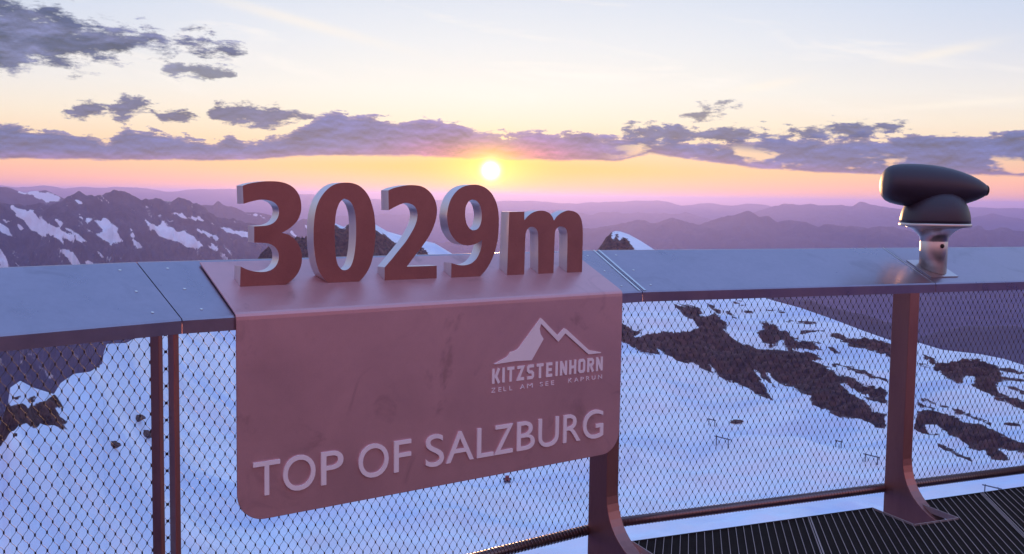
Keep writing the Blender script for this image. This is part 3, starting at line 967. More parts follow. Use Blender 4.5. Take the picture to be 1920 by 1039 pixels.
# posts: deep blades of steel whose inner edge sweeps towards the deck like a ski
def post(sec, u0, w, depth, o0=0.0, ski=True):
    back = o0 + depth
    inner = [(o0, ZF - 0.028), (o0, 0.6), (o0, 0.18)]
    if ski:
        for k in range(1, 15):
            t = k / 14.0
            inner.append((o0 - 0.40 * (1 - math.cos(t * math.pi / 2)) ** 1.15, 0.18 - 0.345 * math.sin(t * math.pi / 2) ** 0.95))
    else:
        inner.append((o0, -0.3))
    if ski:
        inner.append((inner[-1][0], -0.55))
    bottom_z = inner[-1][1]
    outer = [(back, ZF + K * back - 0.035 if back > 0.03 else ZF - 0.03)] + [(back, z) for _, z in inner[1:-1]] + [(back, bottom_z)]
    bm = bmesh.new()
    n = len(inner)
    cols = []
    for uu in (u0, u0 + w):
        cols.append(([bm.verts.new(sec.P(uu, o, z)) for o, z in inner], [bm.verts.new(sec.P(uu, o, z)) for o, z in outer]))
    (ia, oa), (ib, ob) = cols
    for i in range(n - 1):
        bm.faces.new((ia[i], ia[i + 1], ib[i + 1], ib[i]))
        bm.faces.new((oa[i], ob[i], ob[i + 1], oa[i + 1]))
        bm.faces.new((ia[i], oa[i], oa[i + 1], ia[i + 1]))
        bm.faces.new((ib[i], ib[i + 1], ob[i + 1], ob[i]))
    bm.faces.new((ia[0], ib[0], ob[0], oa[0]))
    bm.faces.new((ia[-1], oa[-1], ob[-1], ib[-1]))
    return bm_obj('post', bm, M_POST, railing, base=RB, bevel=0.004)


post(SC, 1.807, 0.072, 0.138)
post(SB, 2.147, 0.080, 0.138)
post(SA, -0.094, 0.017, 0.066, ski=False)
post(SB, -0.031, 0.019, 0.075, ski=False)
post(SA, -2.0, 0.075, 0.138)
post(SC, 3.70, 0.072, 0.138)

# bottom tube with the net's lacing wire wound round it
NETO, ZT = 0.150, -0.078


def bottom(sec, u0, u1):
    V, F = [], []
    tube_into(V, F, [sec.P(u0, NETO, ZT), sec.P(u1, NETO, ZT)], 0.0255, 20)
    o = mesh_obj('bottom_tube', V, F, M_RAIL, railing, True, RB)
    V, F = [], []
    pts = []
    n = int((u1 - u0) / 0.021)
    for i in range(n * 10 + 1):
        th = 2 * math.pi * i / 10
        pts.append(sec.P(u0 + 0.021 * i / 10, NETO + 0.027 * math.cos(th), ZT + 0.027 * math.sin(th)))
    tube_into(V, F, pts, 0.0017, 4)
    mesh_obj('lacing_wire', V, F, M_RAIL, o, True, RB)


def net(sec, u0, u1):
    """one panel of knitted cable net: wavy strands held by crimped sleeves"""
    cw, ch = 0.0415, 0.0665
    z0, z1 = ZT + 0.022, ZF + 0.025
    V, F = [], []
    nst = int((u1 - u0) / (cw / 2))
    nz = int((z1 - z0) / (ch / 2) * 5)
    zz = np.linspace(z1, z0, nz)
    ph = (z1 - zz) / (ch / 2)
    Vs, Fs = [], []
    base = 0
    sd_ = 3
    rad = 0.00128
    for j in range(nst):
        uc = u0 + (j + 0.5) * cw / 2
        c = np.cos(math.pi * (ph + j))
        wv = np.sign(c) * np.abs(c) ** 0.80
        uu = uc + wv * (cw / 4 - 0.0012)
        oo = NETO + (0.0012 if j % 2 else -0.0012)
        P0 = sec.c[None, :] + sec.t[None, :] * uu[:, None] + sec.n[None, :] * oo
        P0 = P0 + np.stack([np.zeros(nz), np.zeros(nz), zz], 1)
        ring = []
        for k in range(sd_):
            a = 2 * math.pi * k / sd_ + 0.5
            ring.append(P0 + (sec.t * math.cos(a) + sec.n * math.sin(a))[None, :] * rad)
        vs = np.stack(ring, 1).reshape(-1, 3)
        i = np.arange(nz - 1)
        for k in range(sd_):
            k2 = (k + 1) % sd_
            Fs.append(np.stack([i * sd_ + k, i * sd_ + k2, (i + 1) * sd_ + k2, (i + 1) * sd_ + k], 1) + base)
        Vs.append(vs)
        base += len(vs)
    # sleeves
    nrow = int(ph[-1]) + 1
    for rrow in range(nrow):
        zc = z1 - rrow * ch / 2
        for j in range(nst + 1):
            if (j + rrow) % 2 == 0:
                continue
            uc = u0 + j * cw / 2
            vs = []
            for hz, hw in ((0.0055, 0.0024), (0.0035, 0.0033), (-0.0035, 0.0033), (-0.0055, 0.0024)):
                for k in range(6):
                    a = 2 * math.pi * k / 6
                    vs.append(sec.P(uc + hw * math.cos(a), NETO + hw * 0.9 * math.sin(a), zc + hz))
            vs = np.array(vs)
            f = []
            for i2 in range(3):
                for k in range(6):
                    k2 = (k + 1) % 6
                    f.append((i2 * 6 + k, i2 * 6 + k2, (i2 + 1) * 6 + k2, (i2 + 1) * 6 + k))
            Fs.append(np.array(f) + base)
            f2 = np.array([(0, 1, 2, 3), (0, 3, 4, 5), (18, 21, 20, 19), (18, 23, 22, 21)]) + base
            Fs.append(f2)
            Vs.append(vs)
            base += 24
    V = np.concatenate(Vs) - np.array(RB)
    Fq = np.concatenate(Fs)
    me = bpy.data.meshes.new('cable_net')
    me.vertices.add(len(V))
    me.vertices.foreach_set('co', V.astype(np.float32).ravel())
    nf = len(Fq)
    me.loops.add(nf * 4)
    me.loops.foreach_set('vertex_index', Fq.astype(np.int32).ravel())
    me.polygons.add(nf)
    me.polygons.foreach_set('loop_start', np.arange(0, nf * 4, 4, dtype=np.int32))
    me.polygons.foreach_set('loop_total', np.full(nf, 4, dtype=np.int32))
    me.polygons.foreach_set('use_smooth', np.ones(nf, bool))
    me.update(calc_edges=True)
    me.materials.append(M_NET)
    link(bpy.data.objects.new('cable_net', me), railing)


net(SA, -3.6, 0.012)
net(SB, -0.012, LB + 0.016)
net(SC, -0.016, 3.9)
bottom(SA, -3.6, -0.05)
bottom(SB, 0.0, LB + 0.03)
bottom(SC, -0.02, 3.9)

# ------------------------------------------------------------------ deck grating
DZ = -0.10


def grating():
    V, F = [], []
    V2, F2 = [], []
    O0, O1 = -0.085, -2.1
    UA, UB = -0.62, 4.2
    notches = [(1.515, 1.835, -0.395), (-0.60, -0.075, -0.45), (3.45, 3.79, -0.395)]

    def runs(o, lo_, hi_):
        cut = [(a, b) for a, b, d in notches if o > d]
        out = [(lo_, hi_)]
        for a, b in cut:
            nx = []
            for p, q in out:
                if b <= p or a >= q:
                    nx.append((p, q))
                else:
                    if a > p: nx.append((p, a))
                    if b < q: nx.append((b, q))
            out = nx
        return out
    ga = R_(10.2)
    gd = np.array([math.sin(ga), math.cos(ga), 0.0])
    ge = np.array([math.cos(ga), -math.sin(ga), 0.0])

    def clip(p, d, u0, u1, o0, o1):
        """interval of p + t d inside a rectangle of the section's (u, o)"""
        v = p - SC.c
        t0, t1 = -50.0, 50.0
        for q, dq, a, b in ((v @ SC.t, d @ SC.t, u0, u1), (v @ SC.n, d @ SC.n, o0, o1)):
            if abs(dq) < 1e-9:
                if q < a or q > b:
                    return None
                continue
            ta, tb = sorted(((a - q) / dq, (b - q) / dq))
            t0, t1 = max(t0, ta), min(t1, tb)
        return (t0, t1) if t1 > t0 else None

    def pieces(p, d):
        iv = clip(p, d, UA, UB, O1, O0)
        if not iv:
            return []
        out = [iv]
        for a, b, dp in notches:
            c = clip(p, d, a - 0.003, b + 0.003, dp - 0.003, O0 + 1)
            if not c:
                continue
            nx = []
            for q0, q1 in out:
                if c[1] <= q0 or c[0] >= q1:
                    nx.append((q0, q1))
                else:
                    if c[0] > q0: nx.append((q0, c[0]))
                    if c[1] < q1: nx.append((c[1], q1))
            out = nx
        return out
    org = SC.P(1.5, -1.0, 0)
    for k in range(-330, 330):
        p = org + gd * (k * 0.0112)
        for t0, t1 in pieces(p, ge):
            box_into(V, F, p + ge * t0 + np.array([0, 0, DZ - 0.030]), ge * (t1 - t0), gd * 0.003, (0, 0, 0.0225))
    for k in range(-90, 90):
        p = org + ge * (k * 0.0415)
        for t0, t1 in pieces(p, gd):
            box_into(V2, F2, p + gd * t0 + np.array([0, 0, DZ - 0.0035]), gd * (t1 - t0), ge * 0.0027, (0, 0, 0.0035))
    # panel edges
    for X0, Y0 in ((1517, 968), (1842, 924)):
        dd = cF + cR * (X0 - CX) / FPX - cU * (Y0 - CY) / FPX
        q = np.array([0, 0, EYE]) + dd * ((DZ - EYE) / dd[2])
        q[2] = 0
        for du in (-0.009, 0.004):
            p = q + ge * du
            for t0, t1 in pieces(p, gd):
                box_into(V2, F2, p + gd * t0 + np.array([0, 0, DZ - 0.031]), gd * (t1 - t0), ge * 0.004, (0, 0, 0.0325))
    for a, b in runs(O0, UA, UB):
        box_into(V, F, SC.P(a, O0, DZ - 0.032), SC.t * (b - a), SC.n * 0.005, (0, 0, 0.034))
    for a, b, d in notches:
        for uu in (a - 0.005, b):
            box_into(V2, F2, SC.P(uu, d, DZ - 0.032), SC.t * 0.005, SC.n * (O0 - d + 0.003), (0, 0, 0.0345))
        box_into(V2, F2, SC.P(a - 0.003, d - 0.005, DZ - 0.032), SC.t * (b - a + 0.006), SC.n * 0.0048, (0, 0, 0.0340))
        # steel pan under the notch
    o = mesh_obj('deck', V, F, M_GRATE)
    me2 = bpy.data.meshes.new('tmp')
    o2 = mesh_obj('deck_crossbars', V2, F2, M_GRATE2, o)
    o['kind'] = 'structure'
    # the plain part of the deck behind the grating, where the viewers stand
    ring = [SA.P(-4.2, -0.09, 0), SA.P(0.0, -0.09, 0), SB.P(1.70, -0.09, 0), SC.P(-0.64, -0.4, 0), SC.P(-0.64, O1 - 0.004, 0), SC.P(UB, O1 - 0.004, 0),
            SC.P(UB, -10.0, 0), SC.P(-7.0, -10.0, 0)]
    nr_ = len(ring)
    V4 = [p + np.array([0, 0, DZ]) for p in ring] + [p + np.array([0, 0, DZ - 0.03]) for p in ring]
    F4 = [tuple(range(nr_)), tuple(range(nr_, 2 * nr_))[::-1]] + [(i, i + nr_, (i + 1) % nr_ + nr_, (i + 1) % nr_) for i in range(nr_)]
    mesh_obj('deck_plates', V4, F4, M_DECK, o)
    # supporting beams beneath
    V3, F3 = [], []
    for oo in (-0.62, -1.6):
        box_into(V3, F3, SC.P(UA, oo, DZ - 0.20), SC.t * (UB - UA), SC.n * 0.10, (0, 0, 0.165))
    mesh_obj('deck_beams', V3, F3, M_GRATE, o)
    return o


grating()

# ------------------------------------------------------------------ summit sign: plate folded over the cap
SU0, SU1, SO, ZBOT = 0.203, 2.212, -0.014, 0.366
SBASE = tuple(SB.P((SU0 + SU1) / 2, 0.0, 1.18))
sign = empty('summit_sign', SBASE, 'large steel sign plate folded over the railing reading top of Salzburg', 'sign')


def build_sign():
    tk = 0.009
    rc = 0.115
    # path over the slope, round the fold and down the front: (o, z)
    top = []
    lift = 0.006
    for o in np.linspace(0.385, 0.03, 12):
        top.append((o, ZF + K * o + lift + tk))
    zb = ZF + lift + tk
    fold = [(0.012, zb + K * 0.010), (0.0, zb - 0.0015), (SO + 0.006, zb - 0.008), (SO + 0.001, zb - 0.018), (SO, zb - 0.032)]
    bm = bmesh.new()
    path = top + fold
    front = []
    m_ = len(path)
    lo_, hi_ = [], []
    for i, (o, z) in enumerate(path):
        p0, p1 = path[max(i - 1, 0)], path[min(i + 1, m_ - 1)]
        to, tz = p1[0] - p0[0], p1[1] - p0[1]
        L = math.hypot(to, tz)
        no, nz = -tz / L, to / L
        lo_.append((o + no * tk * -1 if False else o, z))
        hi_.append((o + (tz / L) * -tk if False else o - (-tz / L) * -tk, z + (to / L) * tk))
    # outer sheet (towards the viewer / sky) and inner sheet, joined round the rim
    outline = []
    zt = path[-1][1]
    nseg = 12
    outline.append((SU0, zt))
    for k in range(nseg + 1):
        a = math.pi + (math.pi / 2) * k / nseg
        outline.append((SU0 + rc + rc * math.cos(a), ZBOT + rc + rc * math.sin(a)))
    for k in range(nseg + 1):
        a = 1.5 * math.pi + (math.pi / 2) * k / nseg
        outline.append((SU1 - rc + rc * math.cos(a), ZBOT + rc + rc * math.sin(a)))
    outline.append((SU1, zt))
    rim_o = [SB.P(SU0, o, z) for o, z in path] + [SB.P(u, SO, z) for u, z in outline[1:-1]] + [SB.P(SU1, o, z) for o, z in path[::-1]]

    def inset(o, z, i):
        p0, p1 = path[max(i - 1, 0)], path[min(i + 1, m_ - 1)]
        to, tz = p1[0] - p0[0], p1[1] - p0[1]
        L = math.hypot(to, tz)
        return o - tz / L * tk, z + to / L * tk
    ins = [inset(o, z, i) for i, (o, z) in enumerate(path)]
    rim_i = [SB.P(SU0, o, z) for o, z in ins] + [SB.P(u, SO + tk, z) for u, z in outline[1:-1]] + [SB.P(SU1, o, z) for o, z in ins[::-1]]
    vo = [bm.verts.new(p) for p in rim_o]
    vi = [bm.verts.new(p) for p in rim_i]
    n = len(vo)
    for i in range(n):
        j = (i + 1) % n
        bm.faces.new((vo[i], vo[j], vi[j], vi[i]))
    for vv in (vo, vi):
        for i in range(m_ - 1):
            bm.faces.new((vv[i], vv[i + 1], vv[n - 2 - i], vv[n - 1 - i]))
        bm.faces.new([vv[i] for i in range(m_ - 1, n - m_ + 1)])
    bmesh.ops.recalc_face_normals(bm, faces=bm.faces)
    o = bm_obj('sign_panel', bm, M_SIGN, sign, base=SBASE)
    md = o.modifiers.new('edge', 'BEVEL')
    md.width = 0.0022
    md.segments = 2
    md.limit_method = 'ANGLE'
    md.angle_limit = R_(50)
    for p in o.data.polygons:
        p.use_smooth = False
    return o


panel = build_sign()

FO = SO                                   # the plane of the plate's front face


def sd_uz(x, y):
    return px_on(SB, x, y, FO)


def prism(name, loops, d0, d1, mat, parent, base, sec=SB, bevel=0.0, label=None, cutter=None):
    """extrude outlines (u, z) between depths d0 (front) and d1 (back); holes by even-odd filling"""
    cu = bpy.data.curves.new('tmp', 'CURVE')
    cu.dimensions = '2D'
    cu.fill_mode = 'BOTH'
    cu.extrude = abs(d1 - d0) / 2
    cu.bevel_depth = bevel
    cu.bevel_resolution = 1
    cu.offset = -bevel
    for lp in loops:
        sp = cu.splines.new('POLY')
        sp.points.add(len(lp) - 1)
        for p, (u, z) in zip(sp.points, lp):
            p.co = (u, z, 0, 1)
        sp.use_cyclic_u = True
    ob = bpy.data.objects.new('tmp', cu)
    COL.objects.link(ob)
    dg = bpy.context.evaluated_depsgraph_get()
    me = bpy.data.meshes.new_from_object(ob.evaluated_get(dg))
    bpy.data.objects.remove(ob)
    bpy.data.curves.remove(cu)
    mid = (d0 + d1) / 2
    b = np.array(base)
    for v in me.vertices:
        v.co = Vector(sec.P(v.co.x, mid - v.co.z, v.co.y) - b)
    bm = bmesh.new()
    bm.from_mesh(me)
    bmesh.ops.remove_doubles(bm, verts=bm.verts, dist=0.00002)
    if cutter is not None:
        co, no = cutter
        bmesh.ops.bisect_plane(bm, geom=bm.verts[:] + bm.edges[:] + bm.faces[:], plane_co=Vector(co - b), plane_no=Vector(no), clear_inner=True)
        be = [e for e in bm.edges if e.is_boundary]
        if be:
            bmesh.ops.holes_fill(bm, edges=be, sides=0)
    bmesh.ops.recalc_face_normals(bm, faces=bm.faces)
    bm.to_mesh(me)
    bm.free()
    me.polygons.foreach_set('use_smooth', [True] * len(me.polygons))
    me.set_sharp_from_angle(angle=R_(28))
    me.name = name
    me.materials.clear()
    me.materials.append(mat)
    o = link(bpy.data.objects.new(name, me), parent)
    if label:
        o['label'] = label
    return o


# --- letters from the built-in typeface, each fitted to the letter's own place on the plate
def glyph_loops(ch, bold):
    cu = bpy.data.curves.new('tmp', 'FONT')
    cu.body = ch
    cu.resolution_u = 6
    cu.offset = bold
    cu.fill_mode = 'NONE'
    ob = bpy.data.objects.new('tmp', cu)
    COL.objects.link(ob)
    dg = bpy.context.evaluated_depsgraph_get()
    me = bpy.data.meshes.new_from_object(ob.evaluated_get(dg))
    bpy.data.objects.remove(ob)
    bpy.data.curves.remove(cu)
    nb = {}
    for e in me.edges:
        a, b = e.vertices
        nb.setdefault(a, []).append(b)
        nb.setdefault(b, []).append(a)
    seen, loops = set(), []
    for s in nb:
        if s in seen:
            continue
        lp, prev, cur = [], None, s
        while cur not in seen:
            seen.add(cur)
            lp.append(cur)
            nx = [q for q in nb[cur] if q != prev]
            prev, cur = cur, nx[0]
        loops.append([(me.vertices[i].co.x, me.vertices[i].co.y) for i in lp])
    bpy.data.meshes.remove(me)
    return loops


def fit(loops, u0, u1, z0, z1, ref=None):
    xs = [p[0] for l in loops for p in l]
    ys = [p[1] for l in loops for p in l]
    ax, bx = min(xs), max(xs)
    ay, by = ref if ref else (min(ys), max(ys))
    return [[(u0 + (x - ax) / (bx - ax) * (u1 - u0), z0 + (y - ay) / (by - ay) * (z1 - z0)) for x, y in l] for l in loops]


zT0 = np.mean([sd_uz(481, 927)[1], sd_uz(1097, 826.5)[1]])
zT1 = np.mean([sd_uz(500, 863)[1], sd_uz(1112, 771)[1]])
BIG = [('T', 473.8, 524.2), ('O', 529.6, 590.4), ('P', 601, 642.5), ('O', 671, 727.3), ('F', 737.7, 769.5), ('S', 797, 831), ('A', 835.4, 887),
       ('L', 893.3, 924), ('Z', 926, 960), ('B', 968, 1001), ('U', 1008, 1046), ('R', 1054.7, 1087), ('G', 1091.6, 1129.5)]
for ch, x0, x1 in BIG:
    yy = 895 - (x0 - 500) * 0.155
    lp = glyph_loops(ch, 0.085)
    ov = 0.010 if ch in 'OSGU' else 0.0
    prism('letter', fit(lp, sd_uz(x0, yy)[0], sd_uz(x1, yy)[0], zT0 - ov * 0.4, zT1 + (ov * 0.4 if ch != 'U' else 0)), FO - 0.0075, FO - 0.0006, M_LETTER, sign, SBASE, label='large raised capital letter ' + ch)

# --- narrow square lettering drawn with strokes
def stroke(pts, w):
    """closed outline of a polyline of width w, mitred"""
    pts = [np.array(p, float) for p in pts]
    Lf, Rt = [], []
    for i, p in enumerate(pts):
        d0 = pts[i] - pts[i - 1] if i else pts[1] - pts[0]
        d1 = pts[i + 1] - pts[i] if i < len(pts) - 1 else pts[i] - pts[i - 1]
        d0, d1 = d0 / np.linalg.norm(d0), d1 / np.linalg.norm(d1)
        n0, n1_ = np.array([-d0[1], d0[0]]), np.array([-d1[1], d1[0]])
        mn = n0 + n1_
        mn = mn / max(mn @ mn, 0.35) * 2 * 0.5 * 2 / 2
        mn = (n0 + n1_) / max(1 + n0 @ n1_, 0.35)
        Lf.append(p + mn * w / 2)
        Rt.append(p - mn * w / 2)
    return [tuple(q) for q in Lf + Rt[::-1]]


W = 0.20
h = W / 2
SQ = {
    'K': [[(h, 0), (h, 1)], [(W, 0.45), (0.34, 0.5), (0.56, 0.95 + 0.05)], [(0.30, 0.52), (0.58, 0.0)]],
    'I': [[(h, 0), (h, 1)]],
    'T': [[(0, 1 - h), (0.6, 1 - h)], [(0.3, 0), (0.3, 1 - W)]],
    'Z': [[(0, 1 - h), (0.5, 1 - h), (0.1, h), (0.6, h)]],
    'S': [[(0.6, 1 - h), (0.18, 1 - h), (h, 1 - h - 0.1), (h, 0.6), (0.2, 0.5), (0.42, 0.5), (0.52, 0.4), (0.52, 0.2), (0.44, h), (0.02, h)]],
    'E': [[(0.55, 1 - h), (h, 1 - h), (h, h), (0.55, h)], [(W, 0.5), (0.5, 0.5)]],
    'N': [[(h, 0), (h, 1)], [(0.55, 0), (0.55, 1)], [(W - 0.02, 0.86), (0.47, 0.14)]],
    'H': [[(h, 0), (h, 1)], [(0.55, 0), (0.55, 1)], [(W, 0.5), (0.45, 0.5)]],
    'O': [[(0.32, h), (0.18, h), (h, 0.2), (h, 0.8), (0.18, 1 - h), (0.47, 1 - h), (0.55, 0.8), (0.55, 0.2), (0.47, h), (0.30, h)]],
    'R': [[(h, 0), (h, 1 - h), (0.44, 1 - h), (0.54, 0.8), (0.54, 0.62), (0.44, 0.5), (W, 0.5)], [(0.36, 0.40), (0.56, 0)]],
}


def union_loops(strokes, w):
    out = []
    for st in strokes:
        out.append(stroke(st, w))
    return out


def stroke_letter(ch, u0, width, z0, z1, w, thick):
    hgt = z1 - z0
    V, F = [], []
    bm = bmesh.new()
    for q, st in enumerate(SQ[ch]):
        lp = stroke(st, W)
        n = len(lp) // 2
        L_, R2 = lp[:n], lp[n:][::-1]
        d0 = FO - thick + q * 0.0002
        vs = []
        for (x, y) in L_:
            vs.append(x); 
        top = []
        for side in (L_, R2):
            for dd in (d0, FO - 0.0006 - q * 0.0001):
                top.append([bm.verts.new(Vector(SB.P(u0 + x / 0.64 * width, dd, z0 + y * hgt) - np.array(SBASE))) for x, y in side])
        lf, lb, rf, rb = top
        for i in range(n - 1):
            bm.faces.new((lf[i], lf[i + 1], rf[i + 1], rf[i]))
            bm.faces.new((lb[i], rb[i], rb[i + 1], lb[i + 1]))
            bm.faces.new((lf[i], lb[i], lb[i + 1], lf[i + 1]))
            bm.faces.new((rf[i], rf[i + 1], rb[i + 1], rb[i]))
        bm.faces.new((lf[0], rf[0], rb[0], lb[0]))
        bm.faces.new((lf[-1], lb[-1], rb[-1], rf[-1]))
    o = bm_obj('letter', bm, M_LETTER, sign)
    o['label'] = 'raised narrow letter ' + ch + ' under the emblem'


name_ = 'KITZSTEINHORN'
uL, zLb = sd_uz(921.6, 718.5)
uR, zRb = sd_uz(1128.6, 695.5)
zK0 = (zLb + zRb) / 2
zK1 = (sd_uz(921.6, 690.8)[1] + sd_uz(1128.6, 669.6)[1]) / 2
units = sum(0.30 if c == 'I' else 0.94 for c in name_) + 0.30 * (len(name_) - 1)
un = (uR - uL) / units
u = uL
for c in name_:
    wd = un * (0.30 if c == 'I' else 0.94)
    stroke_letter(c, u, wd if c != 'I' else un * 0.94, zK0, zK1, 0, 0.0050)
    u += wd + un * 0.30

zS0 = (sd_uz(925, 735.6)[1] + sd_uz(1124, 710.6)[1]) / 2
zS1 = (sd_uz(925, 727.6)[1] + sd_uz(1124, 702.6)[1]) / 2
SMALL = [('Z', 457, 480), ('E', 500, 518), ('L', 530, 547), ('L', 566, 583), ('A', 632, 660), ('M', 674, 708), ('S', 752, 770), ('E', 786, 804), ('E', 820, 838),
         ('K', 925, 948), ('A', 962, 987), ('P', 1000, 1019), ('R', 1034, 1055), ('U', 1068, 1090), ('N', 1106, 1130)]
for ch, x0, x1 in SMALL:
    X0, X1 = 780 + x0 / 3.2475, 780 + x1 / 3.2475
    yy = 731.5 - (X0 - 925) * 0.125
    prism('letter', fit(glyph_loops(ch, 0.045), sd_uz(X0, yy)[0], sd_uz(X1, yy)[0], zS0, zS1), FO - 0.0040, FO - 0.0006, M_LETTER, sign, SBASE, label='small raised letter ' + ch + ' in the bottom line of the emblem')

EMB = z3((780, 560), 3.2475, [(472, 398), (550, 355), (560, 342), (570, 325), (598, 318), (620, 303), (755, 117), (768, 128), (812, 175), (858, 222), (898, 180), (912, 186), (1048, 312), (1122, 325), (1120, 331),
                              (1046, 338), (904, 210), (862, 262), (757, 152), (748, 182), (754, 215), (772, 245), (700, 374), (600, 380), (478, 399)])
prism('emblem', [[sd_uz(x, y) for x, y in EMB]], FO - 0.0065, FO - 0.0006, M_LETTER, sign, SBASE, label='raised emblem of two mountain peaks')

# ------------------------------------------------------------------ standing digits on the sign's top
DO, DT = 0.180, 0.066                     # front plane and thickness


def smooth(pts, corner=38.0, sub=4):
    """round the curves of a traced outline, keep its sharp corners"""
    P = [np.array(p, float) for p in pts]
    n = len(P)
    isc = []
    for i in range(n):
        a, b = P[i] - P[i - 1], P[(i + 1) % n] - P[i]
        an = abs(math.degrees(math.atan2(a[0] * b[1] - a[1] * b[0], a @ b)))
        isc.append(an > corner)
    out = []
    for i in range(n):
        p0, p1, p2, p3 = P[i - 1], P[i], P[(i + 1) % n], P[(i + 2) % n]
        if isc[i]: p0 = p1 * 2 - p2 if not isc[(i + 1) % n] else p1
        if isc[(i + 1) % n]: p3 = p2 * 2 - p1 if not isc[i] else p2
        if isc[i] and isc[(i + 1) % n]:
            out.append(p1)
            continue
        for k in range(sub):
            t = k / sub
            out.append(0.5 * (2 * p1 + (p2 - p0) * t + (2 * p0 - 5 * p1 + 4 * p2 - p3) * t * t + (3 * p1 - p0 - 3 * p2 + p3) * t ** 3))
    return [tuple(p) for p in out]


GL = {
    '3': (((420, 320), 4.33), [[(152, 122), (200, 106), (260, 95), (330, 87), (400, 86), (460, 92), (515, 108), (562, 136), (597, 176), (619, 225), (628, 280), (625, 332), (608, 385), (580, 425), (540, 462), (502, 488), (468, 505),
                               (512, 516), (552, 538), (590, 575), (616, 622), (631, 680), (632, 735), (620, 790), (592, 845), (550, 890), (500, 925), (440, 950), (370, 963), (290, 968), (210, 963), (130, 950),
                               (135, 778), (180, 800), (230, 815), (290, 823), (340, 820), (385, 805), (420, 775), (440, 735), (445, 690), (435, 650), (410, 617), (370, 595), (320, 587), (245, 585),
                               (245, 452), (300, 450), (350, 445), (392, 430), (422, 405), (441, 370), (447, 330), (440, 298), (420, 270), (390, 250), (350, 239), (300, 236), (250, 244), (200, 257), (158, 270)]]),
    '0': (((560, 320), 4.33), [[(385, 97), (440, 103), (490, 122), (535, 160), (570, 210), (595, 275), (612, 345), (621, 420), (624, 490), (621, 560), (613, 640), (600, 710), (580, 775), (550, 832), (510, 882), (460, 920), (400, 938), (340, 940),
                                (290, 932), (240, 910), (200, 872), (165, 815), (142, 742), (129, 660), (122, 580), (121, 500), (125, 420), (133, 350), (150, 282), (177, 222), (215, 170), (260, 130), (315, 105)],
                               [(368, 228), (400, 238), (427, 262), (446, 300), (459, 350), (465, 420), (466, 500), (463, 580), (455, 660), (441, 730), (420, 780), (392, 804), (365, 808), (340, 795), (317, 760), (303, 700), (296, 620), (293, 540), (293, 470), (297, 400), (305, 340), (320, 288), (340, 250)]]),
    '2': (((700, 320), 4.33), [[(122, 160), (165, 142), (220, 128), (275, 119), (330, 118), (385, 126), (430, 148), (470, 185), (497, 230), (513, 280), (517, 332), (510, 388), (495, 440), (470, 500), (438, 556), (400, 610), (360, 663), (320, 715), (272, 780),
                                (515, 772), (515, 906), (92, 926), (92, 785), (150, 718), (210, 643), (262, 578), (305, 510), (337, 450), (355, 395), (358, 350), (350, 313), (330, 285), (300, 269), (260, 263), (220, 274), (180, 292), (125, 322)]]),
    '9': (((810, 320), 4.33), [[(340, 114), (390, 120), (440, 143), (480, 180), (510, 230), (530, 285), (541, 350), (543, 420), (540, 500), (530, 580), (510, 660), (480, 735), (442, 800), (400, 848), (350, 882), (290, 893), (220, 890), (155, 880),
                                (158, 750), (200, 763), (245, 769), (290, 764), (330, 745), (364, 710), (388, 662), (402, 612), (407, 562), (385, 578), (340, 600), (290, 607), (240, 598), (196, 570), (160, 525), (137, 475), (126, 420), (123, 360), (131, 300), (150, 240), (180, 190), (220, 150), (275, 123)],
                               [(325, 235), (356, 243), (382, 268), (398, 310), (404, 360), (400, 410), (385, 455), (360, 480), (330, 485), (302, 467), (281, 430), (271, 380), (270, 330), (278, 285), (298, 250)]]),
    'm': (((810, 320), 4.33), [[(627, 335), (750, 333), (750, 403), (775, 373), (810, 345), (850, 329), (900, 325), (945, 340), (975, 370), (990, 406), (1012, 374), (1050, 343), (1100, 325), (1145, 329), (1185, 350), (1211, 392), (1222, 450), (1225, 520), (1221, 700), (1217, 856),
                                (1095, 862), (1098, 700), (1100, 545), (1097, 500), (1085, 470), (1060, 455), (1033, 454), (1012, 470), (1000, 500), (996, 560), (985, 867), (862, 872), (862, 700), (862, 545), (858, 500), (845, 471), (820, 457), (795, 458), (775, 475), (762, 510), (757, 560), (748, 880), (608, 888)]]),
}
_nn = SB.n * (-K) + np.array([0, 0, 1.0])
_nn = _nn / np.linalg.norm(_nn)
_co = SB.P(0, 0, ZF + 0.006 + 0.009 + 0.0005)
DLAB = {'3': ('metal_numeral', 'thick standing steel numeral three at the left end of the row on the sign', 'numeral'),
        '0': ('metal_numeral', 'thick standing steel numeral zero with an oval hole, between three and two', 'numeral'),
        '2': ('metal_numeral', 'thick standing steel numeral two with a flat foot, beside the zero', 'numeral'),
        '9': ('metal_numeral', 'thick standing steel numeral nine just below the sun', 'numeral'),
        'm': ('metal_letter', 'lower thick standing steel letter m at the right end of the numerals', 'letter')}
for ch, ((off_, sc), loops) in GL.items():
    uz = [[px_on(SB, off_[0] + x / sc, off_[1] + y / sc, DO) for x, y in smooth(lp)] for lp in loops]
    us = [p[0] for p in uz[0]]
    nm, lb, ct = DLAB[ch]
    b = SB.P((min(us) + max(us)) / 2, DO + DT / 2, ZF + K * (DO + DT / 2) + 0.016)
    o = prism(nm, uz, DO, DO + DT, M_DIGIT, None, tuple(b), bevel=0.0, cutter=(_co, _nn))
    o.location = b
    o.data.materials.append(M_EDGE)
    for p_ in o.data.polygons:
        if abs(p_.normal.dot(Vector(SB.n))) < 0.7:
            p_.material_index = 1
    tag(o, lb, ct, 'standing numerals on the summit sign')

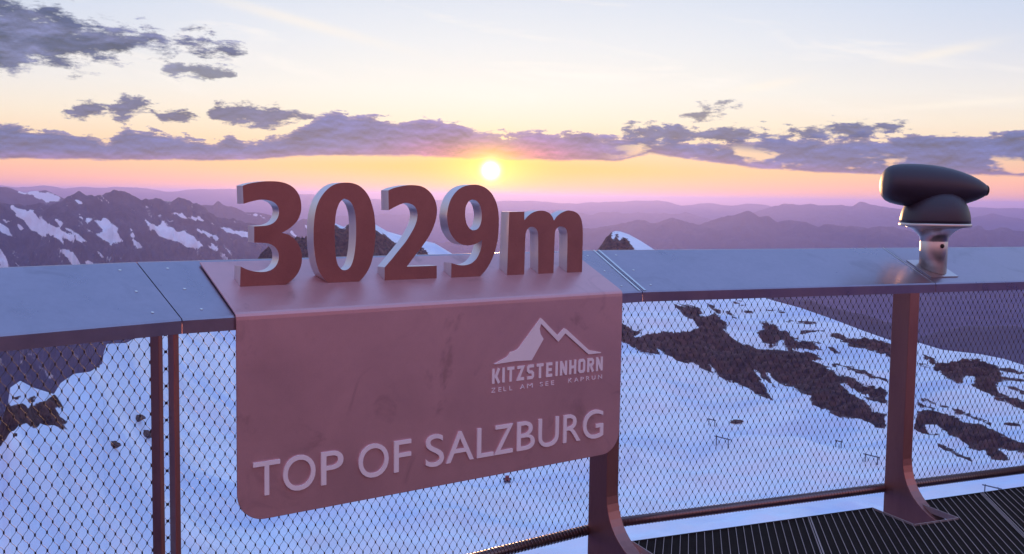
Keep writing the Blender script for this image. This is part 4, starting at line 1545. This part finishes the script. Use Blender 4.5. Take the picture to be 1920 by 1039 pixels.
# ------------------------------------------------------------------ viewing telescope
TO, TU = 0.165, 2.140
TB = SC.P(TU, TO, ZF + K * TO)
tele = empty('viewing_telescope', tuple(TB), 'dark horn shaped viewing telescope on a steel pole mounted on the railing cap', 'telescope')
tbase = tuple(TB)
PR = 0.080
ZPT = 1.425                                # top of the pole
up = np.array([0, 0, 1.0])


def build_tele():
    # pole with its foot cut to the slope
    V, F = [], []
    seg = 56
    for ring, zt in ((0, None), (1, ZPT - 0.004), (2, ZPT)):
        for k in range(seg):
            a = 2 * math.pi * k / seg
            du, do = PR * math.cos(a), PR * math.sin(a)
            if ring == 2:
                du, do = du * 0.97, do * 0.97
            V.append(SC.P(TU + du, TO + do, ZF + K * (TO + do) + 0.008 if zt is None else zt))
    for r in range(2):
        for k in range(seg):
            a, b = r * seg + k, r * seg + (k + 1) % seg
            F.append((a, b, b + seg, a + seg))
    F.append(tuple(range(seg))[::-1])
    F.append(tuple(range(2 * seg, 3 * seg)))
    pole = mesh_obj('pole', V, F, M_TSTEEL, tele, True, tbase)
    # square dark foot plate on the slope
    nn = SC.n * (-K) + up
    nn = nn / np.linalg.norm(nn)
    sl = SC.n + up * K
    sl = sl / np.linalg.norm(sl)
    c = SC.P(TU, TO, ZF + K * TO)
    V, F = [], []
    box_into(V, F, c - SC.t * 0.115 - sl * 0.110 + nn * 0.001, SC.t * 0.22, sl * 0.22, nn * 0.004)
    mesh_obj('foot_plate', V, F, M_TNECK, tele, False, tbase)
    # flared neck, ring, dome
    z = ZPT - 1.18
    cen = SC.P(TU, TO, 0)
    TS = ZPT - 1.462 - 0.008
    sc_ = 0.93
    neck = [(0.078, 1.455), (0.079, 1.462), (0.082, 1.475), (0.092, 1.494), (0.110, 1.515), (0.135, 1.535), (0.160, 1.547), (0.178, 1.552)]
    neck = [(r if r < 0.09 else r * sc_, h_ + TS) for r, h_ in neck]
    lathe('neck', neck, cen, up, M_TNECK, tele, 56, tbase)
    lathe('ring', [(r * sc_, h_ + TS) for r, h_ in [(0.18, 1.5525), (0.219, 1.555), (0.2225, 1.560), (0.2225, 1.572), (0.219, 1.577), (0.19, 1.5775)]], cen, up, M_TSTEEL, tele, 64, tbase)
    dome = []
    for k in range(19):
        a = math.pi / 2 * k / 18
        dome.append((0.217 * sc_ * math.cos(a) ** 0.85 if k < 18 else 0.001, 1.578 + TS + 0.21 * math.sin(a)))
    lathe('dome', dome, cen, up, M_TDARK, tele, 64, tbase)
    # screws near the pole's top
    for ang_ in (-100, -8):
        a = R_(ang_)
        d = SC.t * math.cos(a) + SC.n * math.sin(a)
        lathe('screw', [(0.013, -0.004), (0.013, 0.004), (0.009, 0.009), (0.0005, 0.010)], SC.P(TU, TO, ZPT - 0.030) + d * PR, d, M_BLACK, tele, 16, tbase)
    # horn shaped body: axis from the wide objective end to the narrow eyepiece
    dirv = SC.t * 0.93 - SC.n * 0.36
    dirv = dirv / np.linalg.norm(dirv)
    axis = dirv - up * 0.055
    axis = axis / np.linalg.norm(axis)
    mid = SC.P(TU, TO, 1.752) - dirv * 0.022
    SCL = 0.885
    prof = [(0.02, -0.345), (0.06, -0.342), (0.092, -0.334), (0.110, -0.315), (0.122, -0.285), (0.131, -0.235), (0.137, -0.17), (0.139, -0.10), (0.138, -0.03), (0.133, 0.04), (0.124, 0.11),
            (0.110, 0.18), (0.092, 0.245), (0.070, 0.305), (0.047, 0.350), (0.037, 0.365), (0.033, 0.3682)]
    prof = [(r * 0.945, h_ * SCL) for r, h_ in prof]
    body = lathe('body', prof, mid, axis, M_TDARK, tele, 56, tbase)
    lathe('eyepiece', [(0.033, 0.3262), (0.0335, 0.330), (0.030, 0.336), (0.022, 0.337), (0.004, 0.331)], mid, axis, M_BLACK, tele, 40, tbase)
    return body


build_tele()


# ------------------------------------------------------------------ small things on the snow
def lift_mast(x0, x1, y, height, label):
    """portal mast of a drag lift: two legs and a cross beam with sheave arms"""
    a, b = at_ground(x0, y), at_ground(x1, y + (x1 - x0) * 0.25)
    base = (a + b) / 2
    t = empty('lift_mast', tuple(base), label, 'lift mast', 'drag lift masts on the glacier')
    V, F = [], []
    for p in (a, b):
        W_, G_ = [], []
        tube_into(W_, G_, [p - np.array([0, 0, 0.6]), p + np.array([0, 0, height])], 0.24, 8)
        mesh_obj('leg', W_, G_, M_LIFT, t, False, tuple(base))
    d = (b - a)
    W_, G_ = [], []
    tp = np.array([0, 0, height])
    tube_into(W_, G_, [a + tp - d * 0.18, b + tp + d * 0.18], 0.28, 8)
    mesh_obj('cross_beam', W_, G_, M_LIFT, t, False, tuple(base))
    for f in (0.05, 0.95):
        W_, G_ = [], []
        q = a + d * f + tp
        tube_into(W_, G_, [q + np.array([-0.2, -1.0, 0.25]), q + np.array([0.2, 1.0, 0.25])], 0.14, 6)
        mesh_obj('sheave_arm', W_, G_, M_LIFT, t, False, tuple(base))
    return t


lift_mast(1343, 1365, 835, 4.4, 'portal mast of a drag lift on the snow below the dark boulder')
lift_mast(1329, 1340, 797, 3.2, 'smaller portal mast just uphill of the lift mast below the boulder')
lift_mast(1622, 1645, 866, 3.6, 'portal mast beside the wide post on the right')
lift_mast(1567, 1577, 838, 3.2, 'far portal mast left of the one beside the wide post')
lift_mast(1846, 1872, 928, 4.2, 'nearest lift mast seen in the gap under the bottom tube')


def boulder(x, y, sx, sy, sz, seed, label):
    c = at_ground(x, y)
    bm = bmesh.new()
    bmesh.ops.create_icosphere(bm, subdivisions=4, radius=1.0)
    r = random.Random(seed)
    off2 = np.array([r.uniform(0, 50), r.uniform(0, 50)])
    co = np.array([v.co[:] for v in bm.verts])
    f = 1 + 0.45 * fbm(co[:, 0] * 1.3 + off2[0] + co[:, 2], co[:, 1] * 1.3 + off2[1] - co[:, 2], 4, seed)
    for v, k in zip(bm.verts, f):
        v.co = Vector((v.co.x * sx * k, v.co.y * sy * k, v.co.z * sz * k + sz * 0.25))
    o = bm_obj('boulder', bm, M_BOULDER, None)
    o.location = c
    return tag(o, label, 'boulder', 'boulders on the glacier')


boulder(213, 836, 2.4, 1.8, 1.1, 3, 'small dark boulder on the snow, lowest of the three left of the twin posts')
boulder(259, 786, 2.4, 2.0, 1.0, 5, 'small dark boulder, highest of the three left of the twin posts')
boulder(274, 815, 3.0, 2.2, 1.3, 8, 'reddish boulder right beside the twin posts')
boulder(1381, 792, 3.2, 2.0, 1.1, 12, 'dark flat boulder alone on the snow right of the sign')


def groomer(x, y):
    c = at_ground(x, y)
    t = empty('snow_groomer', tuple(c), 'tiny dark red tracked snow vehicle on the glacier under the sign', 'snow groomer')
    red = metal('groomer_red', (0.22, 0.04, 0.04), 0.5, 0.1)
    bl = metal('groomer_dark', (0.02, 0.03, 0.07), 0.6, 0.1)
    c = np.array(c)
    for s in (-1, 1):
        V, F = [], []
        box_into(V, F, c + np.array([s * 1.15 - 0.4, -1.9, 0.0]), (0.8, 0, 0), (0, 3.8, 0), (0, 0, 0.8))
        bm = bmesh.new()
        bv = [bm.verts.new(v) for v in V]
        for f in F: bm.faces.new([bv[i] for i in f])
        bm_obj('track', bm, bl, t, base=tuple(c), bevel=0.25)
    V, F = [], []
    box_into(V, F, c + np.array([-1.1, -1.7, 0.82]), (2.2, 0, 0), (0, 3.2, 0), (0, 0, 0.6))
    bm = bmesh.new()
    bv = [bm.verts.new(v) for v in V]
    for f in F: bm.faces.new([bv[i] for i in f])
    bm_obj('body', bm, red, t, base=tuple(c), bevel=0.12)
    V, F = [], []
    box_into(V, F, c + np.array([-0.9, 0.0, 1.44]), (1.8, 0, 0), (0, 1.5, 0), (0, 0, 1.1))
    bm = bmesh.new()
    bv = [bm.verts.new(v) for v in V]
    for f in F: bm.faces.new([bv[i] for i in f])
    bm_obj('cab', bm, red, t, base=tuple(c), bevel=0.2)
    V, F = [], []
    box_into(V, F, c + np.array([-1.9, 2.2, 0.1]), (3.8, 0, 0), (0, 0.3, 0), (0, 0, 1.0))
    mesh_obj('blade', V, F, bl, t, False, tuple(c))


groomer(951, 903)

# ------------------------------------------------------------------ haze
hz = bpy.data.materials.new('evening_haze')
hz.use_nodes = True
hz.node_tree.nodes.clear()
ht = NT(hz.node_tree)
pv = ht.n('ShaderNodeVolumePrincipled')
pv.inputs['Color'].default_value = (0.45, 0.47, 1.0, 1)
pv.inputs['Density'].default_value = 6.3e-5
pv.inputs['Anisotropy'].default_value = 0.6
hoo = ht.n('ShaderNodeOutputMaterial')
ht.put(hoo.inputs['Volume'], pv.outputs[0])
V, F = [], []
box_into(V, F, (-45000, -6000, -1852), (90000, 0, 0), (0, 52000, 0), (0, 0, 1852 + 118))
hb = mesh_obj('haze', V, F, hz)
hb['kind'] = 'stuff'
hb['label'] = 'thin lilac evening haze lying over the valleys'
hb['category'] = 'haze'
